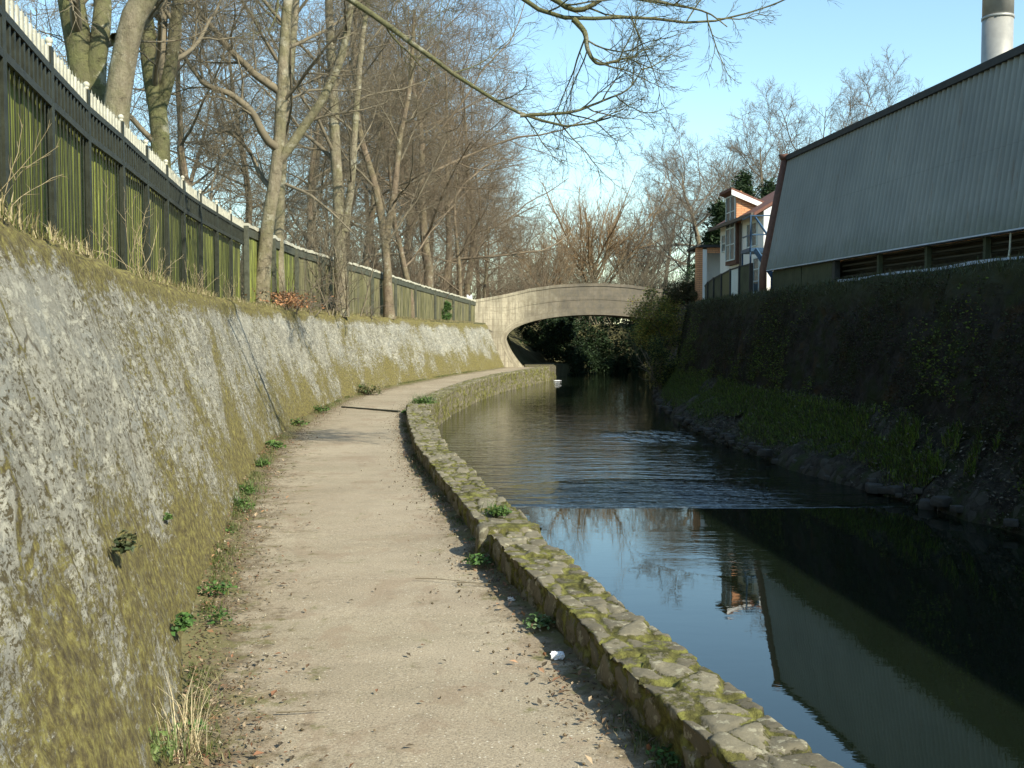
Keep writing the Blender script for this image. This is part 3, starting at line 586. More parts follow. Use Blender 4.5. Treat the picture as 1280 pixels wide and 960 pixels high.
    me = np_mesh('rear_parapet', np.array(V)-off, grid_faces(len(xs), 4, True), smooth=False, uv=[(v[0], v[2]) for v in V]); link('rear_parapet', me, M['bridge'], t)
    V = []
    for x in xs:
        z = float(par(x))-.9; V += [(x, float(planf(x, z))+.02, z), (x, float(planf(x, z, False))-.02, z)]
    me = np_mesh('deck', np.array(V)-off, grid_faces(len(xs), 2), smooth=False, uv=[(v[0], v[1]) for v in V]); link('deck', me, M['soil'], t)
bridge()

# ------------------------------------------------------------------ fences on the left wall
def FX(y): return float(LB(y)[0])-1.08-(.05 if y < 10 else 0)
def fence_frame(y0, y1):
    p0 = Vector((FX(y0), y0, 0)); p1 = Vector((FX(y1), y1, 0)); return p0, p1, (p1-p0).normalized(), (p1-p0).length
def ftop(y): return float(np.interp(y, [0, 22, 31, 38, 46.5], [3.58, 3.60, 3.58, 3.33, 2.98]))
def fbot(y): return float(np.interp(y, [0, 22, 38, 46.5], [2.08, 2.1, 2.02, 1.95]))
def bay_boards(p0, p1, d, ln, y0, y1, rng, w=.105, gap=.009, zt_off=0, setback=.05):
    V = []; F = []; UV = []; nrm = Vector((d.y, -d.x, 0)); n = int(ln/(w+gap)); w_ = ln/n-gap
    for k in range(n):
        s0 = k*(ln/n)+gap/2; s1 = s0+w_; jt = rng.uniform(-.012, .012); off = -setback+rng.uniform(-.006, .006); ym = y0+(y1-y0)*k/n
        zt = ftop(ym)+zt_off+jt; zb = fbot(ym)-.12; base = len(V)
        for (s, o, z) in ((s0, off, zb), (s1, off, zb), (s1, off-.02, zb), (s0, off-.02, zb), (s0, off, zt), (s1, off, zt), (s1, off-.02, zt), (s0, off-.02, zt)):
            q = p0+d*s+nrm*o; V.append((q.x, q.y, z)); UV.append((y0*1.0+k*.12+.01+(s-s0)*.9, z-2.0))
        F += [tuple(base+i for i in f) for f in [(3, 2, 1, 0), (4, 5, 6, 7), (0, 1, 5, 4), (1, 2, 6, 5), (2, 3, 7, 6), (3, 0, 4, 7)]]
    return V, F, UV
rng = random.Random(5)
bays = np.arange(2.2, 20.1, 1.3)
rail = thing('railing', 'black iron railing with pale picket tips and ball topped posts above the stone wall', 'railing', (FX(10), 10, 2.1)); ro = np.array([FX(10), 10, 2.1])
bf = thing('board_fence', 'tall mossy green board fence right behind the black iron railing', 'fence', (FX(10)-.1, 10, 2.1)); bo = np.array([FX(10)-.1, 10, 2.1])
for k in range(len(bays)-1):
    y0, y1 = bays[k], bays[k+1]; p0, p1, d, ln = fence_frame(y0, y1); nrm = Vector((d.y, -d.x, 0)); zt = ftop(y0)-.14
    V, F, UV = bay_boards(p0, p1, d, ln, y0, y1, rng, zt_off=-.16, setback=.06)
    link('board_panel', np_mesh('board_panel', np.array(V)-bo, F, False, uv=UV), M['boards'], bf)
    for zz_ in (zt, zt-.24): mb = MB(); mb.bar(p0+Vector((0, 0, zz_)), p1+Vector((0, 0, zz_)), .035, .05); mb.build('rail', M['black'], rail, loc=ro)
    pk = MB(); tp = MB(); n = 11
    for i in range(n):
        q = p0+d*(ln*(i+.5)/n); w = .022
        pk.bar((q.x, q.y, zt-.26), (q.x, q.y, zt+.0), w); pk.bar((q.x, q.y, 2.12), (q.x, q.y, zt-.262), .007)
        hh = .125+rng.uniform(-.01, .01); zb = zt+.026
        tp.bar((q.x, q.y, zb), (q.x, q.y, zb+hh), .05, .014, up=tuple(nrm)); tp.add([(q.x-.02*d.x, q.y-.02*d.y, zb+hh), (q.x+.02*d.x, q.y+.02*d.y, zb+hh), (q.x, q.y, zb+hh+.04)], [(0, 1, 2)])
    pk.build('pickets', M['black'], rail, loc=ro); tp.build('picket_tips', M['white'], rail, loc=ro)
    # dark weathered band between the two rails
    bd = MB(); a = p0+nrm*(-.045); b = p1+nrm*(-.045); bd.bar(a+Vector((0, 0, zt-.115)), b+Vector((0, 0, zt-.115)), .012, .2); bd.build('capping_board', M['greyband'], bf, loc=bo)
    po = MB(); po.box(p0.x-.023, p0.x+.023, p0.y-.023, p0.y+.023, 1.98, zt+.15); post = po.build('post', M['black'], rail, loc=ro)
    fb = MB(); fb.tube([(p0.x, p0.y, zt+.15), (p0.x, p0.y, zt+.175)], .02, 8); fb.ball((p0.x, p0.y, zt+.192), .027, 12, 8); fb.build('ball_finial', M['white'], post, True, loc=ro)
# farther fence to the bridge
bf2 = thing('board_fence', 'long weathered board fence with a pale ragged capping running down to the bridge', 'fence', (FX(30), 30, 2.1)); bo = np.array([FX(30), 30, 2.1])
b2 = np.arange(19.1, 46.6, 1.3)
for k in range(len(b2)-1):
    y0, y1 = b2[k], b2[k+1]; p0, p1, d, ln = fence_frame(y0, y1); nrm = Vector((d.y, -d.x, 0))
    V, F, UV = bay_boards(p0, p1, d, ln, y0, y1, rng, w=.12, gap=.006, zt_off=-.05, setback=0)
    link('board_panel', np_mesh('board_panel', np.array(V)-bo, F, False, uv=UV), M['boards2'] if k > 3 else M['boards'], bf2)
    z0, z1 = ftop(y0)-.02, ftop(y1)-.02
    bd = MB(); bd.bar(p0+nrm*.02+Vector((0, 0, z0-.13)), p1+nrm*.02+Vector((0, 0, z1-.13)), .02, .15); bd.build('top_rail', M['greyband'], bf2, loc=bo)
    cp = MB(); nseg = 6
    for i in range(nseg):
        a = p0.lerp(p1, i/nseg)+Vector((0, 0, z0+(z1-z0)*i/nseg+rng.uniform(-.015, .015))); b = p0.lerp(p1, (i+.96)/nseg)+Vector((0, 0, z0+(z1-z0)*(i+1)/nseg+rng.uniform(-.015, .015)))
        cp.bar(a, b, .08, .055+rng.uniform(-.01, .02))
    cp.build('capping', M['white'], bf2, loc=bo)
    if k % 2 == 0:
        po = MB(); po.box(p0.x-.04+nrm.x*.05, p0.x+.04+nrm.x*.05, p0.y-.04, p0.y+.04, 1.9, ftop(y0)-.06); po.build('post', M['greyband'], bf2, loc=bo)
# white marker at the fence end
mt = thing('marker_post', 'pair of small white posts at the end of the fence beside the bridge', 'post', (-1.9, 46.3, 2))
for dx in (0, .17): mb = MB(); mb.tube([(-.08+dx, 0, 0), (-.08+dx, 0, 1.25)], .045, 10); mb.build('post', M['litterw'], mt)
mb = MB(); mb.box(-.1, .11, -.07, -.05, .95, 1.2); mb.build('crosspiece', M['litterw'], mt)

# ------------------------------------------------------------------ factory on the right
def factory():
    t = thing('factory_building', 'long industrial shed clad in grey corrugated sheet above the dark canal wall', 'building', (7.2, 16, 2.48)); t.scale = (.8, .8, .8); off = np.array([9, 20, 2.7])
    def bx(y): return 7.64+(31.2-y)*.112
    def tx(y): return 8.24+(31.2-y)*.098
    ZB, ZT = 3.45, 6.72; ys = np.arange(-14, 31.21, .02); A = .045*np.cos(2*np.pi*ys/.2); nz = 7; V = []
    S = np.linspace(0, 1, nz)
    X = bx(ys)[:, None]*(1-S)+tx(ys)[:, None]*S-A[:, None]; Y = np.repeat(ys[:, None], nz, 1); Z = ZB+(ZT-ZB)*S[None]+0*X
    link('cladding', np_mesh('cladding', np.stack([X, Y, Z], -1).reshape(-1, 3)-off, grid_faces(len(ys), nz)[:, ::-1]), M['clad'], t)
    mb = MB(); mb.hexa([(tx(31.3)-.10, 31.32, ZT-.02), (tx(-14)-.10, -14, ZT-.02), (tx(-14)+.3, -14, ZT-.02), (tx(31.3)+.3, 31.32, ZT-.02), (tx(31.3)-.10, 31.32, ZT+.13), (tx(-14)-.10, -14, ZT+.13), (tx(-14)+.3, -14, ZT+.13), (tx(31.3)+.3, 31.32, ZT+.13)])
    mb.build('roof_edge', M['roofedge'], t, loc=off)
    mb = MB(); mb.hexa([(tx(31.3)+.3, 31.3, ZT), (tx(-14)+.3, -14, ZT), (28, -14, ZT), (26, 31.3, ZT), (tx(31.3)+.3, 31.3, ZT+.08), (tx(-14)+.3, -14, ZT+.08), (28, -14, ZT+.1), (26, 31.3, ZT+.1)]); mb.build('roof', M['roofedge'], t, loc=off)
    mb = MB(); mb.add([(bx(31.2)+.02, 31.22, ZB), (26, 31.22, ZB), (26, 31.22, ZT), (tx(31.2)+.02, 31.22, ZT)], [(0, 1, 2, 3)]); mb.box(9.0, 26, 31.0, 31.2, 2.5, ZB+.01); mb.build('end_wall', M['brick'], t, loc=off)
    mb = MB(); mb.tube([(bx(31.3)-.10, 31.32, 2.5), (bx(31.3)-.10, 31.32, ZB), (tx(31.3)-.08, 31.34, ZT+.02)], .115, 12); mb.tube([(tx(31.3)-.08, 31.34, ZT+.0), (tx(31.3)-.08, 31.34, ZT+.16)], [.13, .2], 12); mb.build('corner_pipe', M['rust'], t, True, loc=off)
    # drip flashing under the cladding
    mb = MB(); mb.hexa([(bx(31.2)-.05, 31.2, ZB-.03), (bx(-14)-.05, -14, ZB-.03), (bx(-14)+.2, -14, ZB-.03), (bx(31.2)+.2, 31.2, ZB-.03), (bx(31.2)-.05, 31.2, ZB-.003), (bx(-14)-.05, -14, ZB-.003), (bx(-14)+.2, -14, ZB-.003), (bx(31.2)+.2, 31.2, ZB-.003)]); mb.build('drip_sill', M['flash'], t, loc=off)
    # board panels at the far end
    for (ya, yb) in ((26.9, 28.9), (28.95, 31.15)):
        mb = MB(); nb = 14
        for k in range(nb):
            y0 = ya+(yb-ya)*k/nb; y1 = ya+(yb-ya)*(k+.93)/nb; mb.hexa([(bx(y0)+.12, y0, 2.6), (bx(y0)+.16, y0, 2.6), (bx(y1)+.16, y1, 2.6), (bx(y1)+.12, y1, 2.6), (bx(y0)+.12, y0, ZB-.04), (bx(y0)+.16, y0, ZB-.04), (bx(y1)+.16, y1, ZB-.04), (bx(y1)+.12, y1, ZB-.04)])
        mb.build('board_panel', M['dkboard'], t, loc=off)
    # louvre bays
    mb = MB(); mb.add([(bx(31)+.6, 31, 2.5), (bx(-14)+.6, -14, 2.5), (bx(-14)+.6, -14, 3.44), (bx(31)+.6, 31, 3.44)], [(0, 1, 2, 3)]); mb.build('recess_wall', M['louvre'], t, loc=off)
    yb = 26.6
    while yb > -10:
        ya = yb-2.2; mb = MB()
        for z in (2.86, 3.0, 3.14, 3.28, 3.4): mb.bar((bx(ya)+.3, ya, z), (bx(yb)+.3, yb, z), .09, .04)
        mb.build('louvre', M['louvre'], t, loc=off)
        mb = MB(); mb.box(bx(ya)+.14, bx(ya)+.24, ya-.06, ya+.06, 2.6, 3.43); mb.build('post', M['dkboard'], t, loc=off); yb = ya
    mb = MB(); mb.box(bx(26.7)+.08, bx(26.7)+.22, 26.62, 26.84, 2.6, 3.43); mb.build('post', M['roofedge'], t, loc=off)
    mb = MB(); pts = []
    for y in np.arange(-5, 19.6, .5): pts.append(((float(RT(y)[0])+.34+.02*math.sin(y*3)-7.2)/.8+9, (y-16)/.8+20, (2.545+.012*math.sin(y*2.3)-2.48)/.8+2.7))
    for a, b in zip(pts[:-1], pts[1:]): mb.bar(a, b, .30, .06)
    mb.build('flashing_strip', M['flash'], t, loc=off)
    mb = MB(); mb.tube([(bx(19.0)+.05, 19, 3.40), (bx(19)+.04, 19.0, 3.1), (bx(19)+.0, 18.98, 2.88)], .018, 8); mb.build('overflow_pipe', M['white'], t, loc=off)
factory()
ch = thing('chimney', 'round grey metal flue rising behind the corrugated shed roof', 'chimney', (9.56, 20.8, 5.68)); ch.scale = (.8, .8, .8)
mb = MB(); mb.tube([(0, 0, -1.2), (0, 0, 2.6)], .36, 28); mb.build('flue_pipe', M['steel'], ch, True)
mb = MB(); mb.tube([(0, 0, 2.61), (0, 0, 5.0)], .36, 28); mb.build('flue_pipe', M['steel'], ch, True)
for z in (1.45, 2.57): mb = MB(); mb.tube([(0, 0, z), (0, 0, z+.07)], .375, 28); mb.build('joint_band', M['steel'], ch, True)

# ------------------------------------------------------------------ houses
def white_house():
    t = thing('white_house', 'white rendered house with orange brick dormer and tall bay window beside the canal', 'house', (8, 31.2, 2.48)); t.scale = (.8, .8, .8); off = np.array([10, 39, 2.7])
    d = Vector((-.075, 1, 0)).normalized(); o = Vector((8.9, 37, 0)); nr = Vector((-d.y, d.x, 0)).normalized()  # nr towards canal
    P = lambda s, w, z: tuple(o+d*s-nr*w+Vector((0, 0, z)))     # s along, w away from canal
    def blk(mb, s0, s1, w0, w1, z0, z1, z0b=None, z1b=None):
        mb.hexa([P(s0, w0, z0), P(s0, w1, z0), P(s1, w1, z0), P(s1, w0, z0), P(s0, w0, z1), P(s0, w1, z1 if z1b is None else z1b), P(s1, w1, z1 if z1b is None else z1b), P(s1, w0, z1)])
    EV = 5.88
    mb = MB(); blk(mb, 0, 5.6, 0, 6.5, 2.5, EV); mb.add([P(0, 0, EV), P(0, 6.5, EV), P(0, 3.25, EV+1.9)], [(0, 1, 2)]); mb.add([P(5.6, 0, EV), P(5.6, 6.5, EV), P(5.6, 3.25, EV+1.9)], [(0, 2, 1)]); mb.build('wall', M['render'], t, loc=off)
    mb = MB()
    for sg in (0, 1):
        w0, w1 = (-.35, 3.25) if sg == 0 else (6.85, 3.25); z0, z1 = EV-.18, EV+1.95
        mb.hexa([P(-.0, w0, z0), P(5.8, w0, z0), P(5.8, w1, z1), P(0, w1, z1), P(0, w0, z0+.12), P(5.8, w0, z0+.12), P(5.8, w1, z1+.12), P(0, w1, z1+.12)])
    mb.build('roof', M['tile'], t, loc=off)
    mb = MB(); mb.bar(P(.02, -.40, EV-.12), P(5.85, -.40, EV-.12), .12, .12); mb.build('gutter', M['fascia'], t, loc=off)
    # bay with mono-pitch brick dormer
    s0, s1 = 2.75, 4.2
    mb = MB(); blk(mb, s0, s1, -.18, .02, 5.75, 6.95); mb.build('bay', M['brick'], t, loc=off)
    mb = MB(); blk(mb, s0, s1, -.179, .02, 4.2, 5.748); mb.build('lower_bay', M['rust'], t, loc=off)
    mb = MB(); blk(mb, s0+.004, s1-.004, .021, 1.8, EV-.2, 6.92, EV-.2, 6.1); mb.build('dormer_cheek', M['brick'], t, loc=off)
    mb = MB(); mb.hexa([P(s0-.12, -.42, 6.96), P(s1+.1, -.42, 6.96), P(s1+.1, 2.0, 5.98), P(s0-.12, 2.0, 5.98), P(s0-.12, -.42, 7.06), P(s1+.1, -.42, 7.06), P(s1+.1, 2.0, 6.08), P(s0-.12, 2.0, 6.08)]); dr = mb.build('dormer_roof', M['tile'], t, loc=off)
    mb = MB(); mb.hexa([P(s0-.16, -.42, 6.78), P(s0-.122, -.42, 6.78), P(s0-.122, 2.0, 5.80), P(s0-.16, 2.0, 5.80), P(s0-.16, -.42, 6.97), P(s0-.122, -.42, 6.97), P(s0-.122, 2.0, 5.99), P(s0-.16, 2.0, 5.99)]); mb.build('bargeboard', M['render'], t, loc=off)
    def window(s0, s1, z0, z1, w=-.0, nh=1, nv_=2):
        fr = MB(); th = .05
        blk(fr, s0, s1, w-.04, w-.004, z0, z0+th); blk(fr, s0, s1, w-.04, w-.004, z1-th, z1)
        for k in range(nh+1): q = s0+(s1-s0-th)*k/nh; blk(fr, q, q+th, w-.043, w-.005, z0+.002, z1-.002)
        for k in range(1, nv_): q = z0+(z1-z0)*k/nv_; blk(fr, s0+.01, s1-.01, w-.038, w-.006, q-.02, q+.02)
        f = fr.build('window', M['frame'], t, loc=off); g = MB(); blk(g, s0+.02, s1-.02, w-.02, w-.01, z0+.02, z1-.02); g.build('pane', M['glass'], f, loc=off)
    window(s0+.1, s1-.1, 4.35, 6.85, -.18, 2, 4); window(.7, 1.9, 4.7, 5.6, 0, 2, 2); window(4.6, 5.3, 4.8, 5.5)
    window(.4, 1.1, 3.0, 4.3, 0, 1, 3)
    mb = MB(); mb.tube([P(2.6, -.06, 5.7), P(2.6, -.06, 2.7)], .04, 8); mb.build('downpipe', M['fascia'], t, loc=off)
white_house()
ow = thing('flat_roofed_annex', 'small flat roofed orange brick annex with white corner pillar beyond the white house', 'house', (6.64, 35.6, 2.48)); ow.scale = (.8, .8, .8); off = (8.3, 44.5, 2.7)
mb = MB(); mb.box(7.80, 8.03, 44.0, 44.5, 2.4, 5.15); mb.box(8.5, 12, 45.5, 46.4, 2.4, 5.15); mb.build('brick_wall', M['brick'], ow, loc=off)
mb = MB(); mb.box(8.03, 8.2, 43.97, 44.2, 2.4, 5.08); mb.build('pillar', M['render'], ow, loc=off)
mb = MB(); mb.box(8.05, 12, 45.2, 45.4, 2.4, 5.1); mb.build('rendered_wall', M['render'], ow, loc=off)
mb = MB(); mb.box(8.21, 9.4, 43.98, 44.1, 4.92, 5.14); mb.build('lintel', M['brick'], ow, loc=off)
mb = MB(); mb.box(7.76, 12, 43.85, 46.5, 5.16, 5.26); mb.build('flat_roof', M['roofedge'], ow, loc=off)

# blue steel stair
st = thing('steel_stair', 'blue steel outside stair with landing between the white house and the shed', 'stair', (6.64, 27.68, 2.48)); st.scale = (.8, .8, .8); off = (8.3, 34.6, 2.7)
for (x, y, zt) in ((7.85, 34.4, 5.45), (8.55, 34.4, 5.45), (7.85, 35.6, 4.3), (8.55, 35.6, 4.3)): mb = MB(); mb.bar((x, y, 2.6), (x, y, zt), .05); mb.build('post', M['blue'], st, loc=off)
mb = MB(); mb.box(7.8, 8.6, 34.35, 35.65, 4.25, 4.37); mb.build('landing', M['blue'], st, loc=off)
mb = MB()
for z in (4.8, 5.42): mb.bar((7.85, 34.4, z), (8.55, 34.4, z), .04); mb.bar((7.85, 34.4, z), (7.85, 35.6, z), .04)
mb.build('handrail', M['blue'], st, loc=off)
mb = MB(); mb.bar((7.98, 34.3, 5.35), (8.75, 33.1, 3.7), .05); mb.bar((7.98, 34.3, 4.3), (8.75, 33.1, 2.65), .06, .16); mb.bar((8.5, 34.3, 4.3), (9.2, 33.1, 2.65), .06, .16); mb.build('stringer', M['blue'], st, loc=off)
mb = MB()
for k in range(8): f = k/8; mb.box(7.98+.75*f, 8.5+.72*f, 34.2-1.2*f, 34.42-1.2*f, 4.2-1.6*f, 4.23-1.6*f)
mb.build('treads', M['blue'], st, loc=off)
# dark fence before the house
pf = thing('panel_fence', 'dark boarded fence with one pale panel on the canal wall before the white house', 'fence', (5.84, 29.6, 2.48)); pf.scale = (.8, .8, .8); off = (7.3, 37, 2.7)
fy = [32.9, 34.0, 35.2, 36.6, 38.2, 40.0, 42.0]; fx = [7.52, 7.42, 7.38, 7.36, 7.40, 7.52, 7.75]; fz = [3.72, 3.70, 3.68, 3.6, 3.55, 3.48, 3.42]
for k in range(6):
    mb = MB(); a = (fx[k], fy[k]); b = (fx[k+1], fy[k+1])
    mb.hexa([(a[0], a[1]+.06, 2.6), (a[0]+.04, a[1]+.06, 2.6), (b[0]+.04, b[1]-.06, 2.6), (b[0], b[1]-.06, 2.6), (a[0], a[1]+.06, fz[k]), (a[0]+.04, a[1]+.06, fz[k]), (b[0]+.04, b[1]-.06, fz[k+1]), (b[0], b[1]-.06, fz[k+1])])
    q = mb.build('fence_panel', M['frame'] if k == 1 else (M['boards2'] if k == 2 else M['dkboard']), pf, loc=off)
    if k == 1: q['label'] = 'pale fence panel'
    mb = MB(); mb.box(a[0]-.05, a[0]+.07, a[1]-.05, a[1]+.05, 2.6, fz[k]+.05); mb.build('post', M['roofedge'], pf, loc=off)
    mb = MB(); mb.bar((a[0]+.02, a[1]+.06, fz[k]+.02), (b[0]+.02, b[1]-.06, fz[k+1]+.02), .08, .05); mb.build('rail', M['roofedge'], pf, loc=off)

# ------------------------------------------------------------------ trees
def tubes(pts, rad, sides):
    """pts (B,n,3), rad (B,n) -> V,F"""
    B, n, _ = pts.shape
    T = np.gradient(pts, axis=1); T /= np.linalg.norm(T, axis=2, keepdims=True)+1e-9
    ref = np.where(np.abs(T[..., 2:3]) < .9, np.array([0, 0, 1.]), np.array([1., 0, 0])); ref = np.repeat(ref[:, :1], n, 1)
    U = np.cross(T, ref); U /= np.linalg.norm(U, axis=2, keepdims=True)+1e-9; W = np.cross(T, U)
    a = np.arange(sides)*2*np.pi/sides
    V = pts[:, :, None]+rad[:, :, None, None]*(np.cos(a)[None, None, :, None]*U[:, :, None]+np.sin(a)[None, None, :, None]*W[:, :, None])
    base = (np.arange(B)*n*sides)[:, None, None]; i = np.arange(n-1)[None, :, None]*sides; j = np.arange(sides)[None, None, :]; j2 = (j+1) % sides
    F = np.stack([base+i+j, base+i+j2, base+i+sides+j2, base+i+sides+j], -1).reshape(-1, 4)
    return V.reshape(-1, 3), F
class Tree:
    def __init__(s, seed): s.r = np.random.RandomState(seed); s.g = {0: [], 1: []}
    def put(s, part, pts, rad, sides): s.g[part].append((pts, rad, sides))
    def mk(s, p0, dirs, ln, r0, n, wig, up, r1f=.35, droop=0):
        """batched random walk"""
        B = len(p0); P = np.zeros((B, n, 3)); P[:, 0] = p0; d = dirs/np.linalg.norm(dirs, axis=1, keepdims=True); st = (ln/(n-1))[:, None]
        for k in range(1, n):
            P[:, k] = P[:, k-1]+d*st; d = d+s.r.normal(0, wig, (B, 3)); d[:, 2] += up-droop*k/n; d /= np.linalg.norm(d, axis=1, keepdims=True)
        t = np.linspace(0, 1, n)[None]; return P, r0[:, None]*(1-(1-r1f)*t)
    def kids(s, P, Rr, L, num, t0, ang, lr, rr, n, wig, up, jit=.3, tpow=1.0, taper=.55, minr=.0035, droop=0, flat=0):
        B = len(P); m = int(num); N = P.shape[1]
        t = t0+(1-t0)*((np.arange(m)[None]+s.r.rand(B, m))/m)**tpow; t = np.clip(t, 0, .999); f = t*(N-1); i = f.astype(int); w = (f-i)[..., None]
        bi = np.arange(B)[:, None]; p = P[bi, i]*(1-w)+P[bi, np.minimum(i+1, N-1)]*w; T = P[bi, np.minimum(i+1, N-1)]-P[bi, i]; T /= np.linalg.norm(T, axis=2, keepdims=True)+1e-9
        ph = (np.arange(m)*2.4)[None]+s.r.rand(B, m)*1.6+s.r.rand(B, 1)*6.28
        ref = np.where(np.abs(T[..., 2:3]) < .9, np.array([0, 0, 1.]), np.array([1., 0, 0])); U = np.cross(T, ref); U /= np.linalg.norm(U, axis=2, keepdims=True)+1e-9; W = np.cross(T, U)
        A = ang*(1+s.r.normal(0, .22, (B, m)))[..., None]; D = np.cos(A)*T+np.sin(A)*(np.cos(ph)[..., None]*U+np.sin(ph)[..., None]*W)
        if flat: D[..., 2] *= (1-flat)
        ln = L[:, None]*lr*(1-taper*t)*(1+s.r.uniform(-jit, jit, (B, m))); rd = (Rr[bi, i]*rr)*(1+s.r.uniform(-.2, .2, (B, m))); rd = np.maximum(np.minimum(rd, Rr[bi, i]*.9), minr)
        p = p.reshape(-1, 3); D = D.reshape(-1, 3); ln = ln.ravel(); rd = rd.ravel()
        Q, QR = s.mk(p, D, ln, rd, n, wig, up, .3, droop); return Q, QR, ln
    def mesh(s, part, name):
        V = []; F = []; o = 0
        for (p, r, sd) in s.g[part]: v, f = tubes(p, r, sd); V.append(v); F.append(f+o); o += len(v)
        return np_mesh(name, np.concatenate(V), np.concatenate(F))
def resample(pts, n):
    pts = np.array(pts, float); d = np.concatenate([[0], np.cumsum(np.linalg.norm(np.diff(pts, axis=0), axis=1))]); t = np.linspace(0, d[-1], n)
    # smoothed polyline
    q = np.stack([np.interp(t, d, pts[:, k]) for k in range(3)], -1)
    for _ in range(2): q[1:-1] = .25*q[:-2]+.5*q[1:-1]+.25*q[2:]
    return q, d[-1]
def twigs(T, Q, QR, L, plan, part=1):
    """plan: list of dict levels"""
    for lv in plan:
        sides = lv.pop('sides', 3); Q, QR, L = T.kids(Q, QR, L, **lv); T.put(part, Q, QR, sides); lv['sides'] = sides
PLAN_FAR = [dict(num=11, t0=.10, ang=.85, lr=.55, rr=.42, n=7, wig=.13, up=.02, sides=4, minr=.012), dict(num=10, t0=.1, ang=.8, lr=.55, rr=.45, n=5, wig=.14, up=.02, minr=.006), dict(num=7, t0=.1, ang=.75, lr=.6, rr=.55, n=4, wig=.14, up=.02, minr=.0040)]
def auto_tree(seed, H, r0, spread=.9, nl=11, t0=.25, up=.10, plan=PLAN_FAR, lr=.5, fork=False, lean=0, minr=.006):
    T = Tree(seed); rs = T.r
    P, Rr = T.mk(np.zeros((1, 3)), np.array([[lean, rs.normal(0, .03), 1.]]), np.array([H*.74]), np.array([r0]), 14, .075, .05, .10); P[:, 0, 2] -= .3
    T.put(0, P, Rr, 10)
    Q, QR, L = T.kids(P, Rr, np.array([H]), nl, t0, spread, lr, .40, 10, .12, up, taper=.6, tpow=.9); T.put(1, Q, QR, 6)
    pl = [dict(p) for p in plan]; twigs(T, Q, QR, L, pl)
    return T
def to_world(px, D):  # used only at design time for the shapes of the leading trees: metres from picture bearing and distance
    return ((px[0]-640)/1300*D, D, 1.6+(415-px[1])/1300*D)
def put_tree(T, name, loc, label, bark, twig, group=None, rz=0, sc=1):
    t = thing(name, label, 'tree', loc, group, rz); t.scale = (sc, sc, sc)
    link('trunk', T.mesh(0, 'trunk'), bark, t); link('crown', T.mesh(1, 'crown'), twig, t); return t
PLAN_NEAR = [dict(num=9, t0=.12, ang=.8, lr=.55, rr=.45, n=8, wig=.12, up=.02, sides=5, minr=.006), dict(num=8, t0=.12, ang=.75, lr=.55, rr=.45, n=6, wig=.13, up=.02, minr=.004), dict(num=7, t0=.1, ang=.7, lr=.6, rr=.6, n=5, wig=.12, up=.02, minr=.0028)]
def lead_tree(seed, stems, base, label, name='bare_tree', nlimb=6, limb_lr=.45, bark=None, twig=None, spread=.8, t0=.2, plan=PLAN_NEAR, bare=()):
    """stems: list of (points, r0, r1); the first is the trunk from the ground"""
    T = Tree(seed); b = np.array(base); Qs = []
    for k, (pts, r0, r1) in enumerate(stems):
        q, ln = resample([np.array(p)-b for p in pts], 22); rr = np.linspace(r0, r1, 22); 
        if k == 0: rr[:3] *= [1.35, 1.15, 1.05]
        q[1:-1] += T.r.normal(0, r0*.06, (20, 3)); T.put(0 if r0 > .09 else 1, q[None], rr[None], 12 if r0 > .09 else 7)
        if k not in bare:
            Q, QR, L = T.kids(q[None], rr[None], np.array([max(ln, 5.0)]), nlimb, t0 if k == 0 else .15, spread, limb_lr, .36, 10, .11, .03, minr=.009); T.put(1, Q, QR, 6)
            twigs(T, Q, QR, L, [dict(p) for p in plan])
    return put_tree(T, name, tuple(b), label, bark or M['bark'], twig or M['twig'])
W_ = to_world
g0 = lambda px, D: ((px-640)/1300*D, D, 2.0)
# T1 double trunk far left
D = 13.2
lead_tree(1, [([g0(128, D), W_((120, 150), D), W_((112, 105), D), W_((102, 50), D), W_((97, 0), D), W_((90, -160), D), W_((70, -420), D)], .21, .10),
              ([W_((122, 160), D), W_((128, 80), D), W_((138, 40), D), W_((136, 0), D+.4), W_((150, -120), D+.8), W_((180, -330), D+1)], .13, .06)],
          g0(128, D), 'stout dark mossy tree trunk, leftmost behind the railing', t0=.35, nlimb=9, bark=M['darkbark'])
